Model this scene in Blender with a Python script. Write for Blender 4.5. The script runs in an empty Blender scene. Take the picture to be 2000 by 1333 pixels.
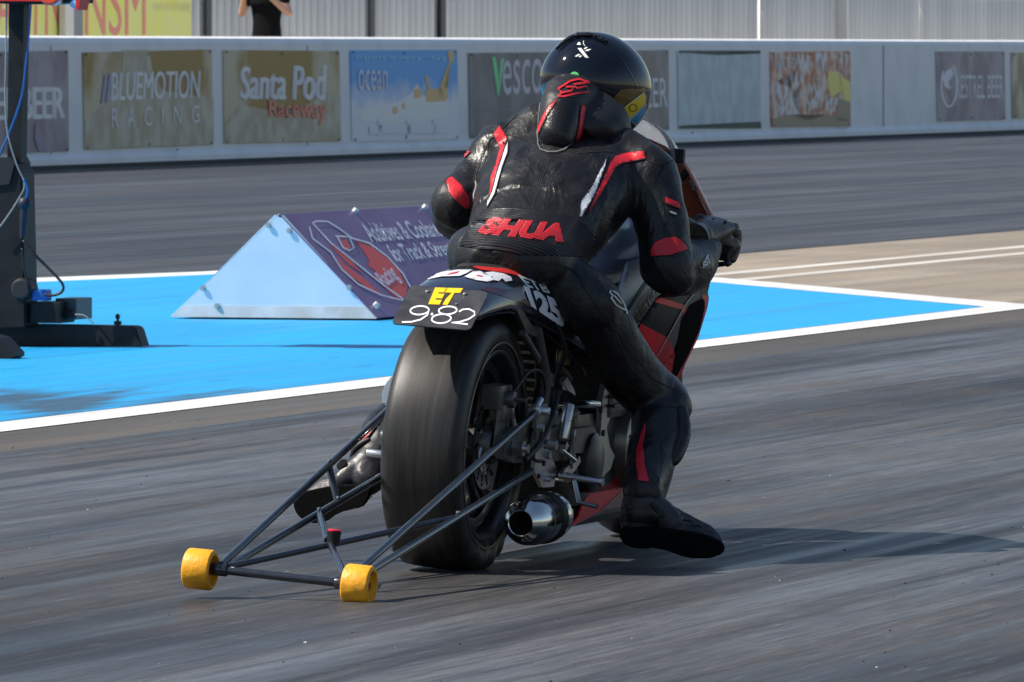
import bpy, bmesh, math, random
from mathutils import Vector, Matrix, noise
from mathutils.bvhtree import BVHTree

# ------------------------------------------------------------------ camera, sky, sun, exposure
CAM_H, FPX, HOR = 1.22, 17600.0, 99.0
PITCH = math.atan((666.5 - HOR) / FPX)
TH = math.atan(5200 / FPX)                     # the track runs this much to the right of the view
LEAN = math.radians(4.5)                       # the bike leans slightly to its right
scene = bpy.context.scene
cd = bpy.data.cameras.new('camera'); cam = bpy.data.objects.new('camera', cd)
scene.collection.objects.link(cam); scene.camera = cam
cam.location = (0, 0, CAM_H); cam.rotation_euler = (math.pi/2 - PITCH, 0, 0)
cd.sensor_width = 36.0; cd.lens = 36.0 * FPX / 2000.0
cd.clip_start = 0.5; cd.clip_end = 3000
cd.dof.use_dof = True; cd.dof.focus_distance = 21.3; cd.dof.aperture_fstop = 42
SUN = Vector((-0.65, -0.07, 0.755)).normalized()
w = bpy.data.worlds.new('World'); scene.world = w; w.use_nodes = True
nt = w.node_tree; nt.nodes.clear()
sky = nt.nodes.new('ShaderNodeTexSky'); sky.sky_type = 'NISHITA'; sky.sun_disc = False
sky.sun_elevation = math.asin(SUN.z); sky.sun_rotation = math.atan2(SUN.x, SUN.y)
sky.air_density = 1.1; sky.dust_density = 0.5; sky.ozone_density = 1.8
bgn = nt.nodes.new('ShaderNodeBackground'); bgn.inputs['Strength'].default_value = 0.075
won = nt.nodes.new('ShaderNodeOutputWorld')
nt.links.new(sky.outputs[0], bgn.inputs[0]); nt.links.new(bgn.outputs[0], won.inputs[0])
sd = bpy.data.lights.new('sun', 'SUN'); sd.energy = 5.0; sd.angle = math.radians(0.5); sd.color = (1.0, 0.93, 0.83)
sun = bpy.data.objects.new('sun', sd); scene.collection.objects.link(sun)
sun.rotation_euler = SUN.to_track_quat('Z', 'Y').to_euler(); sun.location = (-8, 21, 12)
scene.view_settings.view_transform = 'Standard'; scene.view_settings.look = 'None'
scene.view_settings.exposure = 0.55; scene.view_settings.gamma = 1.0

# ------------------------------------------------------------------ frames
Rv = Vector((math.cos(TH), -math.sin(TH), 0)); Fv = Vector((math.sin(TH), math.cos(TH), 0)); Zv = Vector((0, 0, 1))
Rl = Rv*math.cos(LEAN) - Zv*math.sin(LEAN); Zl = Zv*math.cos(LEAN) + Rv*math.sin(LEAN)
def frame(a, b, c, o):
    return Matrix(((a.x, b.x, c.x, o.x), (a.y, b.y, c.y, o.y), (a.z, b.z, c.z, o.z), (0, 0, 0, 1)))
TM = frame(Rv, Fv, Zv, Vector((0, 0, 0)))             # track frame: x across, y along the track
BM = frame(Rl, Fv, Zl, Vector((-.157, 21.2, 0)))      # bike frame: x right, y forward, z up, origin under the rear tyre
TI, BI = TM.inverted(), BM.inverted()
def ray(px, py, inv):
    x = (px-1000)/FPX; z = -(py-666.5)/FPX; c, s = math.cos(PITCH), math.sin(PITCH)
    d = Vector((x, c + z*s, z*c - s)); o = Vector((0, 0, CAM_H))
    return inv @ o, (inv.to_3x3() @ d).normalized()
def hit(px, py, inv, ax, val):
    o, d = ray(px, py, inv); return o + d*((val - o[ax])/d[ax])
def B(px, py, f): return hit(px, py, BI, 1, f)        # bike frame, on the plane at this distance forward
def S(px, py, r): return hit(px, py, BI, 0, r)        # bike frame, on the plane this far to the right
def TF(px, py, f): return hit(px, py, TI, 1, f)
def TR(px, py, r): return hit(px, py, TI, 0, r)
def G(px, py): return hit(px, py, TI, 2, 0.0)
class Surf:
    """where a mark seen in the photo lies on a real surface: a plane (axis, value) or a mesh"""
    def __init__(s, inv, plane=None, bvh=None): s.inv, s.plane, s.bvh = inv, plane, bvh
    def at(s, px, py, off):
        o, d = ray(px, py, s.inv)
        if s.plane:
            ax, val = s.plane; p = o + d*((val-o[ax])/d[ax]); n = Vector((0, 0, 0)); n[ax] = -1 if d[ax] > 0 else 1
            return p + n*off
        h = s.bvh.ray_cast(o, d)
        if h[0] is None: return None
        n = h[1] if h[1].dot(d) < 0 else -h[1]
        return h[0] + n*off
class PlaneSurf(Surf):
    def __init__(s, inv, p, n): s.inv, s.p, s.n = inv, p, n.normalized()
    def at(s, px, py, off):
        o, d = ray(px, py, s.inv); q = o + d*((s.p-o).dot(s.n)/d.dot(s.n))
        return q + (s.n if s.n.dot(d) < 0 else -s.n)*off

# ------------------------------------------------------------------ objects
col = scene.collection
def tag(o, label=None, cat=None, group=None, kind=None):
    if label: o['label'] = label
    if cat: o['category'] = cat
    if group: o['group'] = group
    if kind: o['kind'] = kind
    return o
def link(name, me, m=None, parent=None, M=None):
    o = bpy.data.objects.new(name, me); col.objects.link(o)
    if m is not None: me.materials.append(m)
    if parent is not None: o.parent = parent
    elif M is not None: o.matrix_world = M
    return o
def empty(name, M):
    o = bpy.data.objects.new(name, None); col.objects.link(o); o.matrix_world = M; o.empty_display_size = .1; return o
def ob(name, bm, m, parent=None, M=None, smooth=None, recalc=True):
    if recalc: bmesh.ops.recalc_face_normals(bm, faces=bm.faces[:])
    me = bpy.data.meshes.new(name); bm.to_mesh(me); bm.free()
    if smooth is not None: shade(me, smooth)
    return link(name, me, m, parent, M)
def shade(me, ang=40):
    for p in me.polygons: p.use_smooth = True
    if ang < 179:
        bm = bmesh.new(); bm.from_mesh(me); a = math.radians(ang)
        for e in bm.edges:
            if len(e.link_faces) == 2 and e.calc_face_angle(0) > a: e.smooth = False
        bm.to_mesh(me); bm.free()
def bake(o):
    dg = bpy.context.evaluated_depsgraph_get(); dg.update()
    me = bpy.data.meshes.new_from_object(o.evaluated_get(dg)); old = o.data
    o.modifiers.clear(); o.data = me; return o
def bvh_of(*objs):
    vs, fs = [], []
    for o in objs:
        n = len(vs); vs += [v.co.copy() for v in o.data.vertices]; fs += [tuple(n+i for i in p.vertices) for p in o.data.polygons]
    return BVHTree.FromPolygons(vs, fs)

# ------------------------------------------------------------------ shapes
def NB(): return bmesh.new()
def grid_ring(bm, rings, closed=True, caps=True):
    vr = [[bm.verts.new(p) for p in r] for r in rings]; n = len(vr[0])
    for a, b in zip(vr, vr[1:]):
        for i in range(n if closed else n-1):
            j = (i+1) % n
            try: bm.faces.new((a[i], a[j], b[j], b[i]))
            except ValueError: pass
    if caps and closed:
        for r in (vr[0], vr[-1]):
            try: bm.faces.new(r)
            except ValueError: pass
    return vr
def loft(bm, secs, n=24, ex=2.0, caps=True):
    """secs: (centre, axis_a, axis_b) with the axes' lengths as half sizes"""
    rings = []
    for c, a, b in secs:
        ring = []
        for i in range(n):
            t = 2*math.pi*i/n; ct, st = math.cos(t), math.sin(t)
            ca = math.copysign(abs(ct)**(2/ex), ct); sb = math.copysign(abs(st)**(2/ex), st)
            ring.append(Vector(c) + Vector(a)*ca + Vector(b)*sb)
        rings.append(ring)
    return grid_ring(bm, rings, True, caps)
def catmull(pts, k=6):
    out = []
    for i in range(len(pts)-1):
        p0, p1, p2, p3 = pts[max(i-1, 0)], pts[i], pts[i+1], pts[min(i+2, len(pts)-1)]
        for j in range(k):
            t = j/k; out.append(.5*((2*p1) + (p2-p0)*t + (2*p0-5*p1+4*p2-p3)*t*t + (3*p1-p0-3*p2+p3)*t*t*t))
    out.append(pts[-1]); return out
def tube(bm, pts, rad, n=12, k=0, sx=1.0):
    """pts (Vector), rad one value or one each; k>0 smooths the path"""
    pts = [Vector(p) for p in pts]; rads = list(rad) if hasattr(rad, '__len__') else [rad]*len(pts)
    if k and len(pts) > 2:
        q = catmull([Vector((p.x, p.y, p.z, r)) for p, r in zip(pts, rads)], k); pts = [v.xyz for v in q]; rads = [v.w for v in q]
    up = Vector((0, 0, 1)); rings = []; prev = None
    for i, p in enumerate(pts):
        t = (pts[min(i+1, len(pts)-1)] - pts[max(i-1, 0)]).normalized()
        if prev is None:
            a = t.cross(up) if abs(t.dot(up)) < .95 else t.cross(Vector((1, 0, 0)))
        else: a = prev - t*prev.dot(t)
        a.normalize(); prev = a; b = t.cross(a)
        rings.append([p + a*(rads[i]*sx*math.cos(2*math.pi*j/n)) + b*(rads[i]*math.sin(2*math.pi*j/n)) for j in range(n)])
    grid_ring(bm, rings)
def ball(bm, c, r, sc=(1, 1, 1), seg=20):
    m = Matrix.Translation(Vector(c)) @ Matrix.Diagonal((r*sc[0], r*sc[1], r*sc[2], 1))
    bmesh.ops.create_uvsphere(bm, u_segments=seg, v_segments=seg//2+2, radius=1, matrix=m)
def caps(bm, pts, rad, n=16, k=4):
    """a tapering limb with round ends"""
    tube(bm, pts, rad, n, k); ball(bm, pts[0], rad[0]*.995); ball(bm, pts[-1], rad[-1]*.995)
def cyl(bm, a, b, r, n=20, r2=None, bev=0.0):
    a, b = Vector(a), Vector(b); d = (b-a).normalized()
    r2 = r if r2 is None else r2
    if bev: tube(bm, [a, a+d*bev*.3, a+d*bev, b-d*bev, b-d*bev*.3, b], [r-bev, r-bev*.3, r, r2, r2-bev*.3, r2-bev], n)
    else: tube(bm, [a, b], [r, r2], n)
def box(bm, lo, hi, bev=0.0, M=None):
    lo, hi = Vector(lo), Vector(hi); c = (lo+hi)/2; s = hi-lo
    m = Matrix.Translation(c) @ Matrix.Diagonal((abs(s.x), abs(s.y), abs(s.z), 1))
    if M is not None: m = M @ m
    g = bmesh.ops.create_cube(bm, size=1, matrix=m)
    if bev:
        es = list({e for v in g['verts'] for e in v.link_edges})
        bmesh.ops.bevel(bm, geom=es, offset=bev, segments=2, affect='EDGES', profile=.7)
def lathe(bm, prof, c, ax, n=64, ref=None):
    """prof: (distance along the axis, radius)"""
    c, ax = Vector(c), Vector(ax).normalized()
    a = ax.cross(Vector((0, 0, 1)) if abs(ax.z) < .9 else Vector((1, 0, 0))).normalized(); b = ax.cross(a)
    rings = [[c + ax*d + (a*math.cos(2*math.pi*j/n) + b*math.sin(2*math.pi*j/n))*max(r, 1e-4) for j in range(n)] for d, r in prof]
    vr = grid_ring(bm, rings, True, False)
    for k in (0, -1):
        if prof[k][1] < .002 or abs(prof[k][1]-prof[k-1 if k else 1][1]) < 0: bm.faces.new(vr[k])
def prism(bm, pts, dv):
    """closed outline pts pushed along dv"""
    a = [bm.verts.new(Vector(p)) for p in pts]; b = [bm.verts.new(Vector(p)+Vector(dv)) for p in pts]
    bm.faces.new(a); bm.faces.new(b[::-1]); n = len(a)
    for i in range(n): bm.faces.new((a[i], a[(i+1) % n], b[(i+1) % n], b[i]))
def rrect(w_, h_, r, k=4):
    out = []
    for cx, cy, a0 in ((w_-r, h_-r, 0), (r, h_-r, 90), (r, r, 180), (w_-r, r, 270)):
        for i in range(k+1):
            a = math.radians(a0 + 90*i/k); out.append((cx + r*math.cos(a), cy + r*math.sin(a)))
    return out
def fuse(name, bm, m, parent=None, M=None, vox=.008, sm=6, disp=None):
    o = ob(name, bm, m, parent, M)
    r = o.modifiers.new('r', 'REMESH'); r.mode = 'VOXEL'; r.voxel_size = vox; r.use_smooth_shade = True
    if sm: s = o.modifiers.new('s', 'SMOOTH'); s.factor = .5; s.iterations = sm
    bake(o)
    if disp:
        me = o.data; ns = [v.normal.copy() for v in me.vertices]
        for v, n in zip(me.vertices, ns): v.co += n*disp(v.co)
    shade(o.data, 180)
    if len(o.data.materials) == 0: o.data.materials.append(m)
    return o

def split(names):
    """every loose piece of these meshes becomes a part of its own"""
    for o in [o for o in col.objects if o.type == 'MESH' and o.name.split('.')[0] in names]:
        bm = bmesh.new(); bm.from_mesh(o.data); seen = set(); isl = []
        for v in bm.verts:
            if v in seen: continue
            st, g = [v], []; seen.add(v)
            while st:
                q = st.pop(); g.append(q)
                for e in q.link_edges:
                    t = e.other_vert(q)
                    if t not in seen: seen.add(t); st.append(t)
            isl.append(g)
        if len(isl) > 1:
            base = names[o.name.split('.')[0]]; m = o.data.materials[0]; sm = any(p.use_smooth for p in o.data.polygons)
            for g in isl:
                ix = {v: i for i, v in enumerate(g)}; fs = {f for v in g for f in v.link_faces}
                me = bpy.data.meshes.new(base); me.from_pydata([v.co[:] for v in g], [], [[ix[v] for v in f.verts] for f in fs])
                if sm: shade(me, 40)
                n = link(base, me, m); n.parent = o.parent
            bpy.data.objects.remove(o)
        bm.free()
# ------------------------------------------------------------------ marks laid on surfaces
def cut(bm, step):
    xs = [v.co.x for v in bm.verts]; ys = [v.co.y for v in bm.verts]
    if not xs: return
    for ax, lo, hi in ((0, min(xs), max(xs)), (1, min(ys), max(ys))):
        t = lo + step*.51
        while t < hi:
            no = (1, 0, 0) if ax == 0 else (0, 1, 0)
            bmesh.ops.bisect_plane(bm, geom=bm.verts[:]+bm.edges[:]+bm.faces[:], plane_co=(t, t, 0), plane_no=no); t += step
    bmesh.ops.triangulate(bm, faces=bm.faces[:])
def poly2d(polys):
    bm = bmesh.new()
    for p in polys:
        try:
            f = bm.faces.new([bm.verts.new((x, y, 0)) for x, y in p])
        except ValueError: pass
    bmesh.ops.triangulate(bm, faces=bm.faces[:]); return bm
def stroke(pts, wd):
    out = []; P = [Vector((x, y)) for x, y in pts]; L, Rr = [], []
    for i, p in enumerate(P):
        t = (P[min(i+1, len(P)-1)] - P[max(i-1, 0)]).normalized(); n = Vector((-t.y, t.x))
        ww = wd[i] if hasattr(wd, '__len__') else wd
        L.append(p + n*ww/2); Rr.append(p - n*ww/2)
    for i in range(len(P)-1): out.append([tuple(L[i]), tuple(L[i+1]), tuple(Rr[i+1]), tuple(Rr[i])])
    return out
def dot(cx, cy, rx, ry=None, n=14):
    ry = ry or rx; return [(cx+rx*math.cos(2*math.pi*i/n), cy+ry*math.sin(2*math.pi*i/n)) for i in range(n)]
def crop(pts, ox, oy, sc): return [(ox + x/sc, oy + y/sc) for x, y in pts]
def text2d(s, quad, bold=0.0, shear=0.0, space=1.0):
    """text stretched to a four-corner area of the photo (TL, TR, BR, BL)"""
    c = bpy.data.curves.new('t', 'FONT'); c.body = s; c.offset = bold; c.shear = shear; c.space_character = space; c.resolution_u = 4
    o = bpy.data.objects.new('t', c); col.objects.link(o)
    dg = bpy.context.evaluated_depsgraph_get(); dg.update(); me = bpy.data.meshes.new_from_object(o.evaluated_get(dg))
    bm = bmesh.new(); bm.from_mesh(me); bpy.data.objects.remove(o); bpy.data.curves.remove(c); bpy.data.meshes.remove(me)
    xs = [v.co.x for v in bm.verts]; ys = [v.co.y for v in bm.verts]; x0, x1, y0, y1 = min(xs), max(xs), min(ys), max(ys)
    TL, TRr, BR, BL = [Vector(q) for q in quad]
    for v in bm.verts:
        a = (v.co.x-x0)/(x1-x0); b = (v.co.y-y0)/(y1-y0)
        q = (TL*(1-a) + TRr*a)*b + (BL*(1-a) + BR*a)*(1-b); v.co = (q.x, q.y, 0)
    return bm
def lay(name, bm, surf, m, parent=None, M=None, off=.002, step=6, maxe=.05, thick=0, smooth=True):
    if step: cut(bm, step)
    dead = []
    for v in bm.verts:
        p = surf.at(v.co.x, v.co.y, off)
        if p is None: dead.append(v)
        else: v.co = p
    if dead: bmesh.ops.delete(bm, geom=dead, context='VERTS')
    if step:
        es = [f for f in bm.faces if any(e.calc_length() > maxe for e in f.edges)]
        if es: bmesh.ops.delete(bm, geom=es, context='FACES')
    bmesh.ops.recalc_face_normals(bm, faces=bm.faces[:])
    me = bpy.data.meshes.new(name); bm.to_mesh(me); bm.free()
    o = link(name, me, m, parent, M)
    if smooth and getattr(surf, 'bvh', None) is not None: shade(me, 180)
    if thick:
        s = o.modifiers.new('s', 'SOLIDIFY'); s.thickness = thick; s.offset = 0; bake(o)
    return o

# ------------------------------------------------------------------ materials
MATS = {}
def mat(name, c, rough=.5, metal=0.0, c2=None, nscale=8, bump=0.0, bscale=60, coat=0.0, spec=.5, stretch=None, detail=6, lo=.35, hi=.65, rvar=0.0, trans=0.0, ior=1.45, sheen=0.0, wrinkle=0.0):
    if name in MATS: return MATS[name]
    m = bpy.data.materials.new(name); m.use_nodes = True; N = m.node_tree; p = N.nodes['Principled BSDF']
    p.inputs['Base Color'].default_value = (*c, 1); p.inputs['Roughness'].default_value = rough; p.inputs['Metallic'].default_value = metal
    p.inputs['Coat Weight'].default_value = coat; p.inputs['Coat Roughness'].default_value = .05
    p.inputs['Specular IOR Level'].default_value = spec; p.inputs['IOR'].default_value = ior
    if trans: p.inputs['Transmission Weight'].default_value = trans
    if sheen: p.inputs['Sheen Weight'].default_value = sheen
    tc = N.nodes.new('ShaderNodeTexCoord'); mp = N.nodes.new('ShaderNodeMapping'); N.links.new(tc.outputs['Object'], mp.inputs[0])
    if stretch: mp.inputs['Scale'].default_value = stretch
    if c2 is not None or rvar:
        nz = N.nodes.new('ShaderNodeTexNoise'); nz.inputs['Scale'].default_value = nscale; nz.inputs['Detail'].default_value = detail
        N.links.new(mp.outputs[0], nz.inputs['Vector'])
        mr = N.nodes.new('ShaderNodeMapRange'); mr.inputs[1].default_value = lo; mr.inputs[2].default_value = hi
        N.links.new(nz.outputs[0], mr.inputs[0])
        if c2 is not None:
            mx = N.nodes.new('ShaderNodeMix'); mx.data_type = 'RGBA'; mx.inputs[6].default_value = (*c, 1); mx.inputs[7].default_value = (*c2, 1)
            N.links.new(mr.outputs[0], mx.inputs[0]); N.links.new(mx.outputs[2], p.inputs['Base Color'])
        if rvar:
            m2 = N.nodes.new('ShaderNodeMapRange'); m2.inputs[3].default_value = max(rough-rvar, .02); m2.inputs[4].default_value = rough+rvar
            N.links.new(mr.outputs[0], m2.inputs[0]); N.links.new(m2.outputs[0], p.inputs['Roughness'])
    if bump:
        nb = N.nodes.new('ShaderNodeTexNoise'); nb.inputs['Scale'].default_value = bscale; nb.inputs['Detail'].default_value = 4
        N.links.new(tc.outputs['Object'], nb.inputs['Vector'])
        bp = N.nodes.new('ShaderNodeBump'); bp.inputs['Strength'].default_value = bump; bp.inputs['Distance'].default_value = .004
        N.links.new(nb.outputs[0], bp.inputs['Height']); N.links.new(bp.outputs[0], p.inputs['Normal'])
    if wrinkle:                                       # long soft creases
        mw = N.nodes.new('ShaderNodeMapping'); mw.inputs['Scale'].default_value = (1.5, 1, .8); N.links.new(tc.outputs['Object'], mw.inputs[0])
        nw = N.nodes.new('ShaderNodeTexNoise'); nw.inputs['Scale'].default_value = 8.5; nw.inputs['Detail'].default_value = 2; nw.inputs['Distortion'].default_value = 1.6
        N.links.new(mw.outputs[0], nw.inputs['Vector'])
        a1 = N.nodes.new('ShaderNodeMath'); a1.operation = 'SUBTRACT'; a1.inputs[1].default_value = .5; N.links.new(nw.outputs[0], a1.inputs[0])
        a2 = N.nodes.new('ShaderNodeMath'); a2.operation = 'ABSOLUTE'; N.links.new(a1.outputs[0], a2.inputs[0])
        a3 = N.nodes.new('ShaderNodeMath'); a3.operation = 'POWER'; a3.inputs[1].default_value = .6; N.links.new(a2.outputs[0], a3.inputs[0])
        b3 = N.nodes.new('ShaderNodeBump'); b3.invert = True; b3.inputs['Strength'].default_value = wrinkle; b3.inputs['Distance'].default_value = .012
        N.links.new(a3.outputs[0], b3.inputs['Height'])
        if bump: N.links.new(bp.outputs[0], b3.inputs['Normal'])
        N.links.new(b3.outputs[0], p.inputs['Normal'])
    MATS[name] = m; return m
# ------------------------------------------------------------------ ground
def road_mat(name, base, worn, rubber, tint, r0=.38, seed=0.0, streak=1.0, fine=0.35, wspec=.5):
    """asphalt with rubber laid along the track: object x is across, y is along"""
    m = bpy.data.materials.new(name); m.use_nodes = True; N = m.node_tree; L = N.links; p = N.nodes['Principled BSDF']
    tc = N.nodes.new('ShaderNodeTexCoord')
    def noi(sx, sy, sc, det, rough=.55, off=0, dist=0.0):
        mp = N.nodes.new('ShaderNodeMapping'); mp.inputs['Scale'].default_value = (sx, sy, 1); mp.inputs['Location'].default_value = (seed+off, off*1.7, off)
        L.new(tc.outputs['Object'], mp.inputs[0]); n = N.nodes.new('ShaderNodeTexNoise')
        n.inputs['Scale'].default_value = sc; n.inputs['Detail'].default_value = det; n.inputs['Roughness'].default_value = rough; n.inputs['Distortion'].default_value = dist
        L.new(mp.outputs[0], n.inputs['Vector']); return n.outputs[0]
    def rng(s, a, b, c=0, d=1):
        r = N.nodes.new('ShaderNodeMapRange'); r.inputs[1].default_value = a; r.inputs[2].default_value = b; r.inputs[3].default_value = c; r.inputs[4].default_value = d
        L.new(s, r.inputs[0]); return r.outputs[0]
    def mix(f, a, b):
        x = N.nodes.new('ShaderNodeMix'); x.data_type = 'RGBA'
        L.new(f, x.inputs[0])
        for k, v in ((6, a), (7, b)):
            if isinstance(v, tuple): x.inputs[k].default_value = (*v, 1)
            else: L.new(v, x.inputs[k])
        return x.outputs[2]
    wide = noi(1.0, .06, 1.0, 4, .55, 3, .3); mid = noi(5.0, .13, 1.0, 6, .65, 11, .4); fin = noi(28, .5, 1.0, 5, .65, 23, .4)
    patch = noi(.5, .35, 1.0, 4, .5, 31); grain = noi(1, 1, 160, 2, .7, 7); speck = noi(1, 1, 45, 3, .8, 9); dash = noi(60, 3.0, 1.0, 3, .7, 77); bl = noi(.8, .10, 1.0, 2, .5, 93)
    c = mix(rng(wide, .44, .58), base, worn)
    c = mix(rng(patch, .42, .66, 0, .7), c, tint)
    c = mix(rng(mid, .48, .68, 0, .85*streak), c, rubber)
    c = mix(rng(fin, .52, .74, 0, .75*streak), c, rubber)
    c = mix(rng(noi(22, .10, 1.0, 3, .6, 51), .60, .72, 0, .22*streak), c, tuple(v*1.5 for v in worn))
    c = mix(rng(dash, .45, .75, 0, .55*streak), c, tuple(v*1.8 for v in rubber))
    c = mix(rng(dash, .42, .25, 0, .35), c, tuple(v*1.9 for v in worn))
    c = mix(rng(speck, .64, .72, 0, .6), c, tuple(v*.3 for v in rubber))
    c = mix(rng(speck, .27, .33, .55, 0), c, tuple(v*2.2 for v in worn))
    c = mix(rng(grain, .62, .75, 0, .5), c, tuple(v*1.7 for v in worn)); c = mix(rng(grain, .35, .65, 0, fine*1.6), c, tuple(v*.5 for v in base))
    L.new(c, p.inputs['Base Color'])
    L.new(rng(noi(9, .12, 1.0, 4, .6, 61, .2), .36, .64, r0+.16, r0-.13), p.inputs['Roughness'])
    p.inputs['Specular IOR Level'].default_value = wspec
    bp = N.nodes.new('ShaderNodeBump'); bp.inputs['Strength'].default_value = .5; bp.inputs['Distance'].default_value = .0016
    L.new(grain, bp.inputs['Height']); b2 = N.nodes.new('ShaderNodeBump'); b2.inputs['Strength'].default_value = .4; b2.inputs['Distance'].default_value = .004
    L.new(mid, b2.inputs['Height']); L.new(bp.outputs[0], b2.inputs['Normal']); L.new(b2.outputs[0], p.inputs['Normal'])
    return m
M_near = road_mat('near_lane', (.026, .028, .034), (.130, .137, .152), (.006, .007, .010), (.098, .086, .072), r0=.50, wspec=.3, streak=1.0)  # worn tone also carries the bluish sky sheen of the streaks as colour
M_far = road_mat('far_lane', (.034, .036, .043), (.085, .087, .095), (.010, .011, .014), (.055, .050, .046), seed=40, streak=.9, r0=.5, wspec=.35)
M_conc = road_mat('bare_concrete', (.30, .25, .19), (.40, .335, .26), (.10, .085, .07), (.17, .14, .11), r0=.6, seed=70, streak=.45, wspec=.3)
M_ground = road_mat('outfield', (.12, .11, .10), (.16, .15, .13), (.07, .07, .07), (.12, .11, .09), r0=.7, seed=90, streak=.4)
M_blue = road_mat('blue_paint', (.003, .31, .69), (.006, .37, .77), (.010, .20, .40), (.008, .34, .68), r0=.5, seed=120, streak=.5, fine=.3)
M_white = road_mat('white_paint', (.66, .66, .65), (.78, .78, .76), (.40, .40, .40), (.58, .56, .53), r0=.5, seed=140, streak=.45, fine=.15)
def sheet(name, pts, z, m, kind='structure'):
    bm = NB(); bm.faces.new([bm.verts.new((x, y, z)) for x, y in pts])
    bmesh.ops.triangulate(bm, faces=bm.faces[:])
    for f in bm.faces:
        if f.normal.z < 0: f.normal_flip()
    o = ob(name, bm, m, None, TM, recalc=False); return tag(o, kind=kind)
def band(name, r0, r1, f0, f1, z, m): return sheet(name, [(r0, f0), (r1, f0), (r1, f1), (r0, f1)], z, m)
band('ground', -1500, 1500, -1500, 1500, -.012, M_ground)
band('central_strip', -14.3, -9.73, -60, 400, -.003, M_conc)
M_verge = road_mat('worn_verge', (.075, .068, .060), (.12, .107, .092), (.04, .038, .036), (.12, .10, .085), r0=.6, seed=75, streak=.6, wspec=.3)
band('near_verge', -9.73, -9.25, -60, 400, -.0015, M_verge)
band('near_lane', -9.25, 3, -60, 400, 0.0, M_near)
band('far_lane', -30.8, -14.05, -60, 400, 0.0, M_far)
# island of blue paint between the lanes, edged in white
gl, ge1, ge2, ga = G(-260, 556), G(400, 531), G(905, 500), G(1996, 598)
outer = [(-9.72, 14), (-9.74, ga.y), (ge2.x, ge2.y), (ge1.x, ge1.y), (gl.x, gl.y), (gl.x-.1, 14)]
il, ie1, ie2, ia = G(-260, 566), G(400, 538), G(905, 508), G(1930, 600)
inner = [(-9.98, 14), (-9.99, G(1905, 600).y), (ia.x-.05, ia.y), (ie2.x, ie2.y), (ie1.x, ie1.y), (il.x, il.y), (il.x, 14)]
sheet('island_edge_line', outer, .0015, M_white)
sheet('blue_island_paint', inner, .003, M_blue)
M_faint = road_mat('worn_white_line', (.58, .55, .50), (.74, .70, .64), (.36, .33, .28), (.40, .35, .28), r0=.6, seed=160, streak=.8)
for nm, a, b in (('lane_line', (1400, 531), (2100, 476)), ('lane_line', (1400, 546), (2100, 489))):
    A, C = G(*a), G(*b); rr = (A.x+C.x)/2
    band(nm, rr-.075, rr+.075, 42, 90, -.0015, M_faint)
# crumbs of rubber and grit lying on the surface
def crumbs(name, n, seed, c, zz=0.0):
    Rn = random.Random(seed); bm = NB()
    for k in range(n):
        px, py = Rn.uniform(-60, 2060), 690 + 680*Rn.random()**1.1
        if k % 3 == 0: py = Rn.uniform(560, 840)
        q = G(px, py); s_ = Rn.choice((.0016, .0020, .0025, .0032))*Rn.uniform(.7, 1.2)
        g = bmesh.ops.create_icosphere(bm, subdivisions=1, radius=s_, matrix=Matrix.Translation((q.x, q.y, s_*.35)) @ Matrix.Rotation(Rn.uniform(0, 3), 4, 'Z') @ Matrix.Diagonal((Rn.uniform(.6, 1.7), 1, Rn.uniform(.35, .7), 1)))
        for v in g['verts']: v.co += Vector((Rn.uniform(-1, 1), Rn.uniform(-1, 1), Rn.uniform(-.5, .5)))*s_*.25
    o = ob(name, bm, mat(name, c, .8), None, TM); tag(o, 'scattered crumbs on the track' , 'debris', kind='stuff'); return o
crumbs('rubber_crumbs', 190, 3, (.008, .008, .009))['label'] = 'black crumbs of tyre rubber scattered over the track surface'
crumbs('stone_grit', 45, 8, (.40, .385, .36))['label'] = 'pale specks of stone grit scattered over the track surface'
# tyre smudges dragged across the near left corner of the paint
N = M_blue.node_tree; L = N.links; p = N.nodes['Principled BSDF']; src = p.inputs['Base Color'].links[0].from_socket
def bn(t): return N.nodes.new(t)
tc = bn('ShaderNodeTexCoord'); mp = bn('ShaderNodeMapping'); mp.inputs['Rotation'].default_value = (0, 0, math.radians(28)); mp.inputs['Scale'].default_value = (5, .8, 1); L.new(tc.outputs['Object'], mp.inputs[0])
nz = bn('ShaderNodeTexNoise'); nz.inputs['Scale'].default_value = 1.3; nz.inputs['Detail'].default_value = 7; nz.inputs['Distortion'].default_value = .3; L.new(mp.outputs[0], nz.inputs['Vector'])
c0_ = G(95, 785); vd = bn('ShaderNodeVectorMath'); vd.operation = 'DISTANCE'; vd.inputs[1].default_value = (c0_.x, c0_.y, .003); L.new(tc.outputs['Object'], vd.inputs[0])
mk = bn('ShaderNodeMapRange'); mk.inputs[1].default_value = 2.0; mk.inputs[2].default_value = .3; L.new(vd.outputs['Value'], mk.inputs[0])
ml = bn('ShaderNodeMath'); ml.operation = 'MULTIPLY_ADD'; ml.inputs[1].default_value = .34; L.new(mk.outputs[0], ml.inputs[0]); L.new(nz.outputs[0], ml.inputs[2])
mr = bn('ShaderNodeMapRange'); mr.inputs[1].default_value = .64; mr.inputs[2].default_value = .86; mr.inputs[4].default_value = .85; L.new(ml.outputs[0], mr.inputs[0])
mx = bn('ShaderNodeMix'); mx.data_type = 'RGBA'; L.new(mr.outputs[0], mx.inputs[0]); L.new(src, mx.inputs[6]); mx.inputs[7].default_value = (.03, .045, .06, 1); L.new(mx.outputs[2], p.inputs['Base Color'])

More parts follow.
